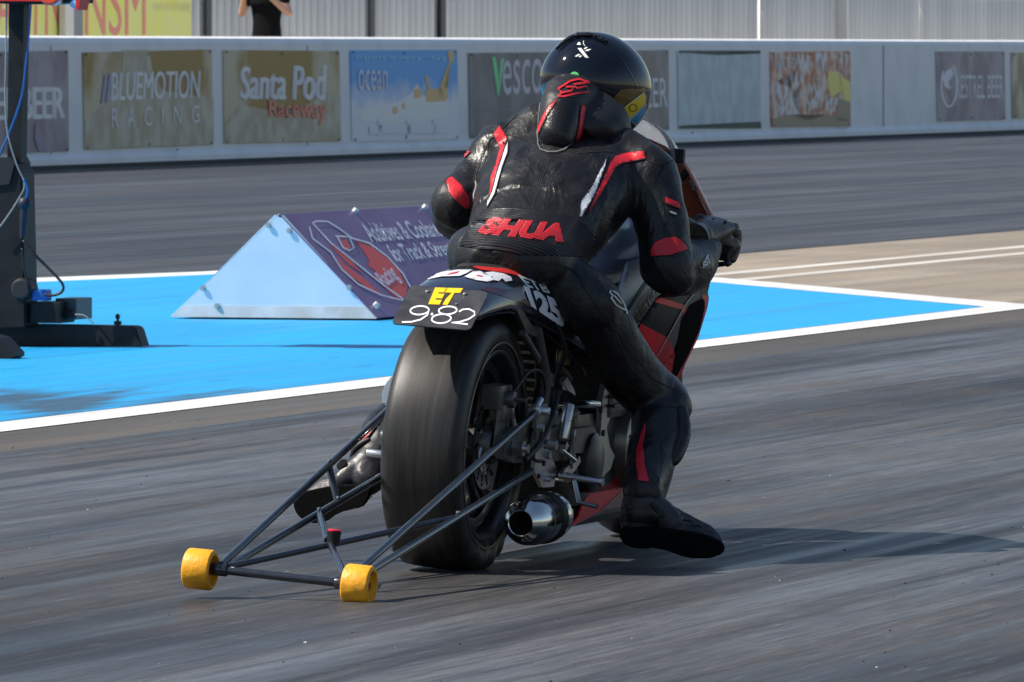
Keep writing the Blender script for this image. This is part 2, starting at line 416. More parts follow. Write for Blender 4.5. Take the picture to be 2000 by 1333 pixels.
# ------------------------------------------------------------------ barrier wall
WALL_R = -30.7
M_wall = mat('painted_concrete', (.86, .87, .89), .5, c2=(.72, .74, .77), nscale=1.6, bump=.25, bscale=14, lo=.45, hi=.8)
M_base_shadow = mat('grime_and_shade', (.05, .05, .055), .8)
wl = empty('barrier_wall', TM); tag(wl, 'long white painted concrete barrier wall across the far lane', 'wall')
bm = NB()
prof = [(WALL_R+.05, 0), (WALL_R+.05, .10), (WALL_R, .16), (WALL_R, 1.30), (WALL_R-.035, 1.352), (WALL_R-.10, 1.37), (WALL_R-.30, 1.37), (WALL_R-.32, 1.30), (WALL_R-.32, 0)]
n = 60
rings = []
for i in range(n+1):
    f = 40 + 140*i/n
    rings.append([(x, f, z + (.003*noise.noise(Vector((f*.7, 0, 3))) if z > 1.2 else 0)) for x, z in prof])
grid_ring(bm, rings, False, False); ob('wall_body', bm, M_wall, wl, smooth=30)
bm = NB(); box(bm, (WALL_R+.05, 40, 0), (WALL_R+.075, 180, .045)); ob('base_shadow_line', bm, M_base_shadow, wl)  # the wall's shadow along its base, laid in as a near-black strip
SW = Surf(TI, plane=(0, WALL_R))
for px, py in ((346, 303), (1352, 270)):
    lay('drain_hole', poly2d([dot(px, py+4, 6, 16)]), SW, mat('black_hole', (.003, .003, .003), .95, spec=.05), wl, off=.004, step=0)
for px in (99, 600, 1150, 1725):                      # casting joints
    lay('joint', poly2d([[(px-1, 90), (px+1, 90), (px+1.6, 330), (px-.6, 330)]]), SW, mat('joint_grey', (.30, .31, .34), .8), wl, off=.003, step=0)

# ------------------------------------------------------------------ banners on the wall
def fat(t, quad, w, m, n=3):
    return [('lettering', text2d(t, [(x + w*(k-(n-1)/2), y + .3*w*(k-(n-1)/2)) for x, y in quad]), m) for k in range(n)]

def up(c, k=2.3): return tuple(min(.92, v*k) for v in c)
def bmat(nm, a, b, c=None, s=1.6, lo=.42, hi=.6):
    a, b = up(a), up(b); return mat(nm, a, .5, c2=b, nscale=s, lo=lo, hi=hi, detail=4)
def banner(label, quad, m, marks=(), group='advertising panels along the barrier wall'):
    TLq, TRq, BRq, BLq = quad
    pts = [TR(x, y, WALL_R+.018) for x, y in quad]
    bm = NB(); prism(bm, pts, (-.015, 0, 0))
    o = ob('advertising_panel', bm, m, None, TM); tag(o, label, 'banner', group)
    s = Surf(TI, plane=(0, WALL_R+.018)); lv = .003
    for nm, b2, mm in marks:
        lay(nm, b2, s, mm, o, off=lv, step=0); lv += .002
    bm = NB()
    for a, b in ((0, 0), (1, 0), (1, 1), (0, 1), (.5, 0), (.5, 1)):
        q = (Vector(TLq)*(1-a)+Vector(TRq)*a)*(1-b) + (Vector(BLq)*(1-a)+Vector(BRq)*a)*b
        cc = (Vector(quad[0])+Vector(quad[2]))/2; q = q + (cc-q).normalized()*6
        p = TR(q.x, q.y, WALL_R+.018); cyl(bm, p, p+Vector((.012, 0, 0)), .014, 8)
    ob('fixing_screw', bm, mat('screw', (.2, .2, .2), .5, .8), o)
    return o
P_white = mat('print_white', up((.72, .72, .76)), .5, c2=(.78, .78, .84), nscale=3)
P_wdim = mat('print_pale', up((.36, .36, .39)), .5)
P_grey = mat('print_grey', up((.30, .29, .32)), .5)
P_red = mat('print_red', up((.55, .13, .08)), .5); P_green = mat('print_green', up((.10, .38, .17)), .5)
P_orange = mat('print_orange', up((.50, .24, .12)), .5); P_ochre = mat('print_ochre', up((.36, .24, .10)), .5)
kest = bmat('mauve_print', (.13, .105, .12), (.20, .175, .19)); kest2 = bmat('brown_grey_print', (.12, .105, .10), (.17, .15, .145))
banner('mauve banner with white BEER lettering, partly behind the black mast at the far left', [(-130, 104), (133, 99), (135, 296), (-130, 306)], kest,
       [*fat('KESTREL BEER', [(-118, 172), (123, 170), (124, 232), (-118, 238)], 2, P_white),
        ('stain', poly2d([[(68, 240), (80, 262), (92, 296), (74, 296), (66, 270)]]), mat('mauve_stain', up((.17, .14, .18)), .6))])
olive = bmat('olive_print', (.17, .105, .024), (.27, .23, .16), s=.9, lo=.44, hi=.56)
banner('olive and beige banner with pale BLUEMOTION RACING lettering', [(163, 103), (414, 97), (417, 283), (166, 293)], olive,
       [('worn_patch', poly2d([[(240, 99), (290, 98), (300, 150), (318, 178), (400, 190), (417, 196), (417, 282), (168, 292), (166, 236), (205, 205), (236, 150)]]), bmat('beige_wear', (.21, .18, .125), (.27, .245, .195), s=3)),
        *fat('BLUEMOTION', [(218, 142), (390, 138), (388, 192), (216, 197)], 1.3, P_white, 2),
        ('lettering', text2d('RACING', [(217, 212), (388, 206), (387, 240), (217, 250)], space=2.4), P_white),
        ('slash_mark', poly2d([[(203, 146), (208, 146), (201, 202), (196, 202)], [(212, 145), (217, 145), (210, 200), (205, 200)]]), mat('slash_violet', up((.20, .18, .26)), .6))])
banner('olive banner with white Santa Pod lettering and a faded red line of text', [(437, 98), (663, 100), (666, 276), (439, 281)], olive,
       [('worn_patch', poly2d([[(439, 240), (470, 205), (520, 215), (560, 232), (600, 205), (640, 180), (665, 190), (666, 275), (440, 280)]]), bmat('beige_wear', (.21, .18, .125), (.27, .245, .195), s=3)),
        *fat('Santa Pod', [(471, 131), (635, 127), (632, 196), (468, 194)], 1.8, P_white),
        *fat('Raceway', [(524, 196), (636, 192), (634, 246), (524, 238)], 1.4, P_red, 2)])
def dial(nm, top, bot, zlo, zhi):
    """a printed picture fading from one colour at its top edge to another at its foot"""
    m = bpy.data.materials.new(nm); m.use_nodes = True; N = m.node_tree; p = N.nodes['Principled BSDF']
    tc = N.nodes.new('ShaderNodeTexCoord'); sx = N.nodes.new('ShaderNodeSeparateXYZ'); mr = N.nodes.new('ShaderNodeMapRange'); mx = N.nodes.new('ShaderNodeMix'); mx.data_type = 'RGBA'
    nz = N.nodes.new('ShaderNodeTexNoise'); nz.inputs['Scale'].default_value = 3; ad = N.nodes.new('ShaderNodeMath'); ad.operation = 'MULTIPLY_ADD'; ad.inputs[1].default_value = .35
    N.links.new(tc.outputs['Object'], sx.inputs[0]); N.links.new(tc.outputs['Object'], nz.inputs['Vector']); N.links.new(nz.outputs[0], ad.inputs[0]); N.links.new(sx.outputs['Z'], ad.inputs[2])
    mr.inputs[1].default_value = zlo; mr.inputs[2].default_value = zhi; N.links.new(ad.outputs[0], mr.inputs[0]); N.links.new(mr.outputs[0], mx.inputs[0])
    mx.inputs[6].default_value = (*bot, 1); mx.inputs[7].default_value = (*top, 1); N.links.new(mx.outputs[2], p.inputs['Base Color']); p.inputs['Roughness'].default_value = .5
    return m
banner('blue banner picturing a crane and pale buildings under the word ocean', [(685, 99), (893, 98), (897, 272), (689, 277)], dial('sky_print', (.12, .44, .92), (.86, .86, .92), .75, 1.05),
       [('printed_scene', poly2d([crop(q, 600, 0, 4) for q in ([(400, 940), (420, 860), (560, 830), (700, 800), (800, 740), (860, 650), (890, 760), (1060, 680), (1100, 780), (1100, 920), (900, 960), (560, 960)],)]), bmat('sand_print', (.55, .48, .38), (.66, .62, .58), s=6)),
        ('printed_scene', poly2d([crop(q, 600, 0, 4) for q in ([(1095, 400), (1145, 400), (1140, 490), (1115, 490), (1060, 690), (1095, 690), (1090, 780), (1000, 790), (1035, 680), (1105, 480)], [(915, 600), (940, 600), (960, 700), (1040, 690), (1080, 790), (930, 800), (920, 720), (940, 700)])]), P_ochre),
        ('printed_scene', poly2d([crop(q, 600, 0, 4) for q in ([(665, 840), (700, 835), (700, 890), (670, 890)], [(740, 810), (760, 805), (760, 850), (742, 850)], [(830, 700), (885, 690), (885, 760), (840, 775)])]), P_orange),
        ('printed_scene', poly2d([crop(q, 600, 0, 4) for q in ([(480, 980), (1100, 970), (1100, 1040), (480, 1050)], [(545, 930), (580, 930), (580, 1060), (550, 1060)], [(770, 930), (800, 930), (800, 1060), (775, 1060)], [(975, 930), (1000, 930), (1000, 1050), (980, 1050)])]), mat('print_slate', up((.36, .38, .46)), .5)),
        ('lettering', text2d('ocean', [(698, 136), (755, 138), (755, 176), (698, 178)]), P_wdim),
        ('lettering', text2d('open every day', [(693, 107), (872, 110), (872, 119), (693, 119)]), mat('print_pale_blue', up((.20, .38, .66)), .5))])
banner('dark grey banner with a green V and grey lettering, behind the rider\'s shoulder', [(916, 104), (1104, 102), (1104, 262), (919, 271)], bmat('charcoal_print', (.085, .078, .082), (.12, .11, .115)),
       [('lettering', text2d('escom', [(981, 119), (1092, 112), (1092, 182), (981, 186)], bold=.0), P_grey),
        ('lettering', poly2d([[(960, 112), (967, 112), (973, 150), (971, 187)], [(977, 116), (984, 114), (979, 150), (974, 187), (971, 187)]]), P_green),
        ('lettering', text2d('windows and doors', [(930, 210), (1090, 206), (1090, 214), (930, 219)]), mat('print_dim', up((.18, .18, .19)), .5))])
banner('brown grey banner with BEER lettering just right of the rider\'s helmet', [(1122, 102), (1306, 98), (1307, 254), (1122, 262)], kest2,
       [('lettering', text2d('KESTREL BEER', [(1134, 154), (1302, 152), (1304, 210), (1134, 214)]), P_wdim)])
banner('blank weathered blue grey panel with grimy edges', [(1324, 99), (1485, 99), (1487, 251), (1326, 252)], bmat('weathered_blue', (.22, .26, .28), (.27, .315, .33), s=3),
       [('grime_and_shade', poly2d([[(1326, 99), (1485, 99), (1485, 105), (1440, 102), (1400, 108), (1326, 103)], [(1326, 246), (1380, 248), (1440, 240), (1486, 238), (1487, 251), (1326, 252)]]), mat('green_grime', (.15, .17, .14), .8))])
banner('torn red, white and yellow poster between two blank stretches', [(1505, 102), (1661, 100), (1662, 247), (1507, 249)], bmat('red_print', (.26, .085, .045), (.36, .30, .26), s=5),
       [('torn_area', poly2d([crop(q, 1200, 0, 2.5) for q in ([(890, 260), (960, 270), (930, 350), (900, 420), (860, 470), (900, 560), (780, 570), (790, 400), (860, 430), (890, 340)], [(980, 260), (1035, 260), (1040, 350), (980, 330)], [(970, 380), (1000, 380), (1010, 540), (930, 540)], [(1095, 270), (1150, 260), (1110, 370)], [(1030, 460), (1090, 480), (1090, 550), (1030, 540)])]), mat('torn_paper', up((.38, .36, .35)), .6, c2=up((.22, .10, .06)), nscale=7, lo=.44, hi=.62)),
        ('printed_shape', poly2d([crop(q, 1200, 0, 2.5) for q in ([(1040, 350), (1090, 350), (1110, 440), (1060, 480), (1040, 430)], [(1100, 370), (1150, 400), (1150, 560), (1120, 500)])]), mat('print_yellow', up((.42, .35, .10)), .5)),
        ('printed_shape', poly2d([crop(q, 1200, 0, 2.5) for q in ([(770, 580), (860, 560), (940, 590), (1040, 560), (1150, 590), (1150, 618), (770, 620)], [(1090, 480), (1150, 500), (1150, 590), (1080, 590)])]), mat('print_umber', up((.20, .16, .11)), .6)),
        ('lettering', text2d('BUILT BY', [(1512, 114), (1556, 112), (1556, 134), (1512, 137)]), P_wdim)])
banner('mauve banner with a round bird emblem and KESTREL BEER lettering', [(1829, 101), (1962, 101), (1964, 234), (1832, 238)], kest,
       [('lettering', text2d('KESTREL BEER', [(1867, 147), (1960, 147), (1960, 192), (1867, 193)]), P_white),
        ('emblem', poly2d(stroke([(1853+15*math.cos(math.radians(a)), 166+43*math.sin(math.radians(a))) for a in range(-60, 240, 20)][::-1], 4) + [[(1846, 140), (1858, 132), (1862, 146), (1852, 158), (1856, 176), (1844, 170), (1840, 152)]]), P_wdim)])
banner('brown banner cut by the right edge of the picture', [(1976, 103), (2110, 103), (2110, 228), (1978, 232)], bmat('umber_print', (.16, .13, .09), (.30, .25, .19)), [])

# ------------------------------------------------------------------ corrugated fence behind the wall
FEN_R = -36.0
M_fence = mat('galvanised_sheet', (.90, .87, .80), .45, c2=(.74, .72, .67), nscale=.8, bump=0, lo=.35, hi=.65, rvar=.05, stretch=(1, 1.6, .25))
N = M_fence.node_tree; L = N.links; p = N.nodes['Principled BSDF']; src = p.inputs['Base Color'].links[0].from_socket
tc = N.nodes.new('ShaderNodeTexCoord'); sx = N.nodes.new('ShaderNodeSeparateXYZ'); L.new(tc.outputs['Object'], sx.inputs[0])   # rib shading painted into the colour: valleys of the sheet darker
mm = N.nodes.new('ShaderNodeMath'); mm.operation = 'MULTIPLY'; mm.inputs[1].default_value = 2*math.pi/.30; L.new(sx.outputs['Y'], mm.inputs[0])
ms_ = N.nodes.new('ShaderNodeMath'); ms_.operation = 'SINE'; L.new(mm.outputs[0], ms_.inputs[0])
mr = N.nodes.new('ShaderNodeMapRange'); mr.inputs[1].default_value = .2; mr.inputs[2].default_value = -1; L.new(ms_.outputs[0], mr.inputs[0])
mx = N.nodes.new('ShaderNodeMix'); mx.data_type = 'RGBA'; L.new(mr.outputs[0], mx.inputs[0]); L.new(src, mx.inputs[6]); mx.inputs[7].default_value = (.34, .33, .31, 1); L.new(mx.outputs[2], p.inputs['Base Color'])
M_dark = mat('dark_gap', (.06, .06, .065), .8); M_post = mat('white_post', (.82, .80, .74), .5); M_gpost = mat('grey_post', (.30, .31, .33), .6)
fe = empty('corrugated_fence', TM); tag(fe, 'tall grey corrugated metal fence behind the barrier wall', 'fence')
def fy(px, r=FEN_R): return TR(px, 70, r).y
cuts = [fy(x) for x in (-200, 396, 716, 855, 1200, 1480, 1634, 1790, 2150)]
for i, (a, b) in enumerate(zip(cuts, cuts[1:])):
    bm = NB(); pit = .30; k = int((b-a-.06)/pit*12); rings = []
    dx = .02*math.sin(i*2.3)
    for j in range(k+1):
        f = a+.03 + (b-a-.06)*j/k; xx = FEN_R + dx + .050*math.sin(2*math.pi*f/pit)
        rings.append([(xx, f, 0), (xx, f, 2.4)])
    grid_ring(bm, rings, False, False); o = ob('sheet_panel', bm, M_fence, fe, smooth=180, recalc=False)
    sm = o.modifiers.new('s', 'SOLIDIFY'); sm.thickness = .003
for x in (396, 716, 855):
    f = fy(x); bm = NB(); box(bm, (FEN_R-.06, f-.15, 0), (FEN_R-.03, f+.15, 2.5)); ob('dark_gap', bm, M_dark, fe)
    bm = NB(); box(bm, (FEN_R+.055, f-.10, 0), (FEN_R+.09, f+.10, 2.5), .006); ob('fence_post', bm, mat('fence_post_dark', (.10, .10, .11), .7), fe)
f = fy(1634); bm = NB(); box(bm, (FEN_R+.03, f-.10, 0), (FEN_R+.20, f-.0, 2.5), .01); ob('fence_post', bm, M_post, fe)
bm = NB(); box(bm, (FEN_R+.03, f+.003, 0), (FEN_R+.10, f+.25, 2.5), .01); ob('fence_post', bm, M_gpost, fe)
# yellow hoarding
HR = -35.6
q = [TR(-60, -60, HR), TR(373, -60, HR), TR(373, 95, HR), TR(-60, 95, HR)]
bm = NB(); prism(bm, q, (-.03, 0, 0))
hb = ob('hoarding', bm, bmat('yellow_print', (.50, .42, .07), (.60, .52, .12), s=1.5), None, TM)
tag(hb, 'yellow hoarding with big red letters at the top left behind the wall', 'hoarding')
sh = Surf(TI, plane=(0, HR))
lay('lettering', text2d('ATTN', [(-6, -50), (120, -50), (120, 68), (-10, 68)]), sh, mat('hoarding_red', up((.50, .12, .09)), .5), hb, off=.004, step=0)
lay('lettering', text2d('NSM', [(166, -50), (284, -50), (284, 70), (166, 70)]), sh, mat('hoarding_red', up((.50, .12, .09)), .5), hb, off=.004, step=0)
lay('lettering', text2d('open to all today', [(300, 2), (372, 0), (372, 30), (300, 24)]), sh, mat('hoarding_grey', up((.38, .36, .16)), .5), hb, off=.004, step=0)
bm = NB(); pr = [TR(120, 60, HR+.06), TR(137, 60, HR+.06)]; box(bm, (HR+.03, pr[0].y, 0), (HR+.11, pr[1].y, 2.4), .008)
ob('post', bm, M_post, hb)
bm = NB(); pr = [TR(138, 60, HR+.06), TR(161, 60, HR+.06)]; box(bm, (HR+.02, pr[0].y, 0), (HR+.07, pr[1].y, 2.4), .008)
ob('post', bm, mat('lead_post', (.26, .28, .32), .6), hb)
# spectator bank
band('spectator_walkway', -60, -31.1, 40, 200, .02, M_conc)
# ------------------------------------------------------------------ person watching from behind the wall
def spectator():
    base = G(520, 200); o_, d_ = ray(521, 40, TI); t = (-31.75-o_.x)/d_.x; b = o_+d_*t
    Mx = TM @ Matrix.Translation((b.x, b.y, .44)) @ Matrix.Rotation(-.28-TH+TH, 4, 'Z')
    skin = mat('skin', (.52, .30, .20), .55); blk = mat('black_tshirt', (.006, .006, .007), .9, spec=.1)
    V = Vector
    bm = NB()
    z = 1.0
    loft(bm, [(V((0, 0, .92)), V((.16, 0, 0)), V((0, .11, 0))), (V((0, 0, 1.10)), V((.145, 0, 0)), V((0, .105, 0))), (V((0, 0, 1.35)), V((.185, 0, 0)), V((0, .12, 0))),
              (V((0, 0, 1.52)), V((.19, 0, 0)), V((0, .10, 0))), (V((0, 0, 1.585)), V((.08, 0, 0)), V((0, .07, 0)))])
    for s in (-1, 1):
        caps(bm, [V((s*.09, 0, .92)), V((s*.10, -.02, .5)), V((s*.10, .02, .08))], [.09, .065, .045])
        caps(bm, [V((s*.10, .02, .05)), V((s*.11, -.16, .035))], [.045, .03])
        caps(bm, [V((s*.19, 0, 1.47)), V((s*.32, -.03, 1.205))], [.055, .046])
        caps(bm, [V((s*.32, -.03, 1.205)), V((s*.12, -.26, 1.46))], [.046, .028]); caps(bm, [V((s*.12, -.26, 1.46)), V((s*.04, -.27, 1.52))], [.035, .03])
    caps(bm, [V((0, 0, 1.55)), V((0, -.02, 1.68))], [.055, .055]); ball(bm, (0, -.03, 1.80), .105, (.82, .98, 1.12)); ball(bm, (0, -.13, 1.78), .02)
    p = fuse('person', bm, skin, None, Mx, .016, 4); tag(p, 'spectator in a black T-shirt with bent elbows behind the barrier wall', 'person')
    bv = bvh_of(p)
    # clothing: shells round the trunk
    bm = NB()
    loft(bm, [(V((0, 0, .86)), V((.19, 0, 0)), V((0, .14, 0))), (V((0, 0, 1.12)), V((.17, 0, 0)), V((0, .13, 0))), (V((0, 0, 1.34)), V((.21, 0, 0)), V((0, .145, 0))),
              (V((0, 0, 1.50)), V((.215, 0, 0)), V((0, .125, 0))), (V((0, 0, 1.60)), V((.09, 0, 0)), V((0, .08, 0)))])
    for s in (-1, 1): caps(bm, [V((s*.18, 0, 1.47)), V((s*.255, -.02, 1.34))], [.078, .068])
    fuse('tshirt', bm, blk, p, None, .016, 5)
    bm = NB()
    for s in (-1, 1): caps(bm, [V((s*.09, 0, .90)), V((s*.10, -.02, .5)), V((s*.10, .02, .12))], [.11, .085, .06])
    fuse('trousers', bm, mat('dark_trousers', (.02, .02, .025), .8), p, None, .016, 3)
    bm = NB(); ball(bm, (0, -.005, 1.83), .108, (.86, .98, 1.06)); ob('hair', bm, mat('brown_hair', (.03, .02, .012), .7), p, smooth=180)
    bm = NB(); box(bm, (-.06, -.33, 1.50), (.06, -.27, 1.58), .01); c = ob('camera', bm, mat('black_plastic', (.015, .015, .017), .4), None, Mx); tag(c, 'black camera held up by the spectator behind the wall', 'camera')
spectator()
o_, d_ = ray(521, 40, TI); t = (-31.75-o_.x)/d_.x; b_ = o_+d_*t
bm = NB(); box(bm, (b_.x-.45, b_.y-.6, .385), (b_.x+.45, b_.y+.6, .425), .005)
for sx in (-.4, .4):
    for sy in (-.5, .5): box(bm, (b_.x+sx-.03, b_.y+sy-.03, .02), (b_.x+sx+.03, b_.y+sy+.03, .384))
tag(ob('viewing_step', bm, mat('step_wood', (.20, .14, .08), .7), None, TM), 'low wooden step under the spectator, hidden behind the barrier wall', 'step')

# ------------------------------------------------------------------ prism shaped advertising wedge on the island
A0, A1, A2 = G(336, 612), G(738, 628), None
f0 = A1.y; L_ = TF(335, 613, f0); R_ = TF(737, 628, f0); R_.z = 0.012; L_.z = .012; T_ = TF(546, 420, f0)
wed = empty('trackside_wedge', TM); tag(wed, 'triangular prism wedge, pale metal end and purple printed side, on the blue paint', 'sign')
LEN = 2.55; dv = Vector((0, LEN, 0))
alu = mat('painted_aluminium', (.62, .78, .90), .30, .4, c2=(.52, .68, .84), nscale=3, bump=.5, bscale=3.0)
pur = mat('purple_print', (.15, .085, .19), .45, c2=(.19, .12, .24), nscale=3)
bm = NB(); t = .012
L2, R2, T2 = L_+Vector((.03, 0, .0)), R_+Vector((-.03, 0, 0)), T_+Vector((0, 0, -.02))
prism(bm, [L2+Vector((0, .02, 0)), R2+Vector((0, .02, 0)), T2+Vector((0, .02, 0))], dv-Vector((0, .04, 0))); ob('core', bm, mat('wedge_core', (.03, .03, .035), .8), wed)
bm = NB(); prism(bm, [L_+Vector((0, -.0, 0)), R_, T_+Vector((.016, 0, 0)), T_+Vector((.006, 0, -.014)), T_+Vector((-.022, 0, 0))], (0, .006, 0)); ob('end_plate', bm, alu, wed)
bm = NB(); hh = Vector((0, 0, .052)); e = (T_-L_).normalized(); e2 = (T_-R_).normalized()
prism(bm, [L_+Vector((0, -.005, 0)), R_+Vector((0, -.005, 0)), R_+e2*.075+Vector((0, -.005, 0)), L_+e*.075+Vector((0, -.005, 0))], (0, .004, 0)); ob('foot_strip', bm, mat('dull_white_metal', (.62, .64, .66), .5, .1, c2=(.50, .49, .46), nscale=7, bump=.3, bscale=20), wed)
nr = (T_-R_).cross(dv).normalized(); nr = nr if nr.x > 0 else -nr
nl = Vector((-nr.x, 0, nr.z))
r0, t0 = R_+nr*.006+Vector((0, -.01, 0)), T_+nr*.006+Vector((0, -.01, 0))
bm = NB(); prism(bm, [r0, t0, t0+dv, r0+dv], nr*-.004); sp = ob('printed_panel', bm, pur, wed)
bm = NB(); l0, t1 = L_+nl*.006, T_+nl*.006; prism(bm, [l0, t1, t1+dv, l0+dv], nl*-.004); ob('side_panel', bm, alu, wed)
bm = NB()
for px, py in ((525, 440), (566, 451), (397, 563), (683, 562), (425, 598), (737, 598)):
    p = TF(px, py, f0-.001); cyl(bm, p, p+Vector((0, -.014, 0)), .009, 10); cyl(bm, p+Vector((0, -.006, 0)), p+Vector((0, -.010, 0)), .014, 6)
ob('bolt', bm, mat('bolt_steel', (.5, .5, .5), .35, .9), wed)
ws = PlaneSurf(TI, r0, nr)
wr, ww = mat('wedge_red', (.62, .07, .06), .5), mat('wedge_white', (.66, .66, .74), .5, c2=(.5, .5, .6), nscale=12)
def cw(pts): return crop(pts, 300, 380, 3.3333)
lay('red_shape', poly2d([cw([(1310, 300), (1400, 330), (1500, 400), (1590, 490), (1650, 600), (1640, 660), (1600, 690), (1530, 640), (1440, 540), (1440, 500), (1390, 460), (1405, 440), (1370, 380)]),
                         cw([(1180, 400), (1230, 450), (1380, 560), (1480, 650), (1400, 620), (1290, 540), (1210, 470)]), cw([(1200, 285), (1240, 290), (1280, 340), (1275, 362), (1240, 350)]), cw([(1140, 320), (1200, 350), (1290, 440), (1360, 520), (1270, 460), (1180, 370)])]), ws, wr, sp, off=.002, step=0)
lay('white_outline', poly2d(stroke(cw([(1030, 190), (1060, 178), (1130, 180), (1210, 230), (1290, 290), (1400, 320), (1520, 410), (1620, 520), (1670, 610)]), 3) + stroke(cw([(1030, 190), (1150, 320), (1300, 440), (1500, 600), (1640, 700)]), 3) +
     stroke(cw([(1010, 215), (1030, 290), (1150, 380), (1220, 490), (1330, 590), (1480, 660), (1640, 700), (1670, 610)]), 3) + stroke(cw([(1180, 275), (1270, 280), (1300, 350), (1270, 370), (1230, 350), (1190, 275)]), 3)), ws, ww, sp, off=.004, step=0)
lay('lettering', text2d('Additives & Coolants', [tuple(q) for q in cw([(1330, 190), (1820, 165), (1905, 275), (1420, 315)])], bold=.02), ws, ww, sp, off=.003, step=0)
lay('lettering', text2d('for Track & Street', [tuple(q) for q in cw([(1500, 330), (1900, 300), (1960, 395), (1580, 445)])], bold=.02), ws, ww, sp, off=.003, step=0)
lay('lettering', text2d('Racing', [tuple(q) for q in cw([(1430, 520), (1520, 450), (1620, 580), (1530, 635)])], bold=.02), ws, ww, sp, off=.0045, step=0)
bm = NB()
for px, py in ((692, 414), (828, 407), (733, 598), (886, 461)):
    p = ws.at(px, py, 0); cyl(bm, p, p+nr*.018, .014, 8)
ob('bolt', bm, mat('bolt_white', (.7, .7, .7), .4, .3), sp)

# ------------------------------------------------------------------ start light mast at the left edge
fm = 34.9
blkm = mat('mast_black', (.007, .007, .008), .5, c2=(.015, .015, .016), nscale=10, bump=.1, bscale=40, spec=.25)
mast = empty('start_light_mast', TM @ Matrix.Translation(TF(10, 680, fm))); MI = (TM @ Matrix.Translation(TF(10, 680, fm))).inverted()
off_ = TF(10, 680, fm)
tag(mast, 'black start light mast with feet, boxes and cables at the left edge', 'start light mast')
def tb(name, p0, p1, f, d, m, bev=.006, parent=mast):
    a, b = TF(p0[0], p0[1], f), TF(p1[0], p1[1], f); bm = NB()
    box(bm, (a.x, f, min(a.z, b.z)) - off_ if False else Vector((a.x, f, min(a.z, b.z)))-off_, Vector((b.x, f+d, max(a.z, b.z)))-off_, bev)
    return ob(name, bm, m, parent)
bm = NB(); a = [TF(x, y, fm) - off_ for x, y in ((18, -60), (48, -60), (41, 318), (14, 318))]; prism(bm, a, (0, .07, 0)); ob('pole', bm, blkm, mast)
bm = NB(); a = [TF(x, y, fm-.05) - off_ for x, y in ((-40, 330), (30, 318), (42, 335), (50, 640), (-40, 645))]; prism(bm, a, (0, .16, 0)); 
bmesh.ops.bevel(bm, geom=bm.edges[:], offset=.006, segments=2, affect='EDGES'); ob('column_housing', bm, blkm, mast)
bm = NB(); a = [TF(x, y, fm-.06) - off_ for x, y in ((-60, 308), (22, 308), (28, 320), (18, 360), (-60, 372))]; prism(bm, a, (0, .2, 0)); ob('bracket', bm, mat('mast_grey', (.022, .022, .024), .5, spec=.3), mast)
# feet
a0 = TF(18, 634, fm-.05); g0 = G(200, 680)
bm = NB(); a = [TF(x, y, g0.y) - off_ for x, y in ((-30, 632), (258, 637), (266, 642), (277, 677), (18, 676), (-30, 676))]; prism(bm, a, (0, .1, 0)); bmesh.ops.bevel(bm, geom=bm.edges[:], offset=.004, segments=2, affect='EDGES'); ob('foot', bm, blkm, mast)
g1 = G(10, 703)
bm = NB(); a = [TF(x, y, g1.y) - off_ for x, y in ((-40, 650), (0, 660), (28, 690), (28, 697), (20, 701), (-40, 702))]; prism(bm, a, (0, .12, 0)); ob('foot', bm, blkm, mast)
bm = NB(); p = TF(230, 637, g0.y+.05)-off_; cyl(bm, p, p+Vector((0, 0, .05)), .006, 8); cyl(bm, p+Vector((0, 0, .005)), p+Vector((0, 0, .02)), .016, 6); cyl(bm, p+Vector((0, 0, .03)), p+Vector((0, 0, .045)), .010, 6); ob('levelling_bolt', bm, mat('dark_steel', (.03, .03, .03), .5, .6), mast)
tb('electrics_box', (58, 590), (118, 632), fm-.02, .18, blkm); tb('electrics_box', (108, 583), (149, 625), fm+.06, .2, mat('grey_box', (.05, .055, .065), .4, .2), .004)
tb('socket', (121, 607), (146, 620), fm+.03, .03, blkm)
tb('connector', (62, 566), (92, 588), fm-.03, .06, mat('blue_plastic', (.01, .10, .38), .4), .008)
bm = NB(); p = TF(40, 565, fm-.06)-off_; cyl(bm, p, p+Vector((.0, .1, 0)), .045, 20, bev=.01); ob('motor', bm, mat('mast_grey', (.05, .05, .055), .5), mast)
bm = NB(); p = TF(48, 398, fm-.09)-off_; ball(bm, p, .028); tube(bm, [p, p+Vector((-.004, 0, -.06)), p+Vector((-.01, 0, -.14))], [.018, .017, .012], 12); ob('hanging_plug', bm, mat('dark_blue_rubber', (.008, .012, .03), .5), mast)
def cable(name, pts, f, r, m):
    bm = NB(); tube(bm, [TF(x, y, f)-off_ for x, y in pts], r, 8, 6); return ob(name, bm, m, mast, smooth=180)
cb, cg, ck = mat('blue_cable', (.006, .10, .34), .4), mat('grey_cable', (.22, .24, .25), .5), mat('black_cable', (.01, .01, .012), .5)
cable('cable', [(62, -20), (57, 60), (50, 130), (42, 190), (20, 255), (-8, 320)], fm-.03, .0045, cb)
cable('cable', [(13, -20), (12, 100), (10, 190), (15, 260), (32, 320), (48, 360), (36, 390), (10, 430), (-10, 455)], fm-.08, .0035, cg)
cable('cable', [(45, 470), (70, 500), (100, 530), (122, 555), (121, 570), (105, 577), (88, 576)], fm-.06, .006, ck)
cable('cable', [(43, 485), (46, 520), (52, 545), (55, 575)], fm-.06, .005, ck)
cable('cable', [(147, 615), (165, 617), (182, 632)], fm, .003, cg)
cable('cable', [(46, 350), (54, 370), (50, 390)], fm-.1, .005, cb)
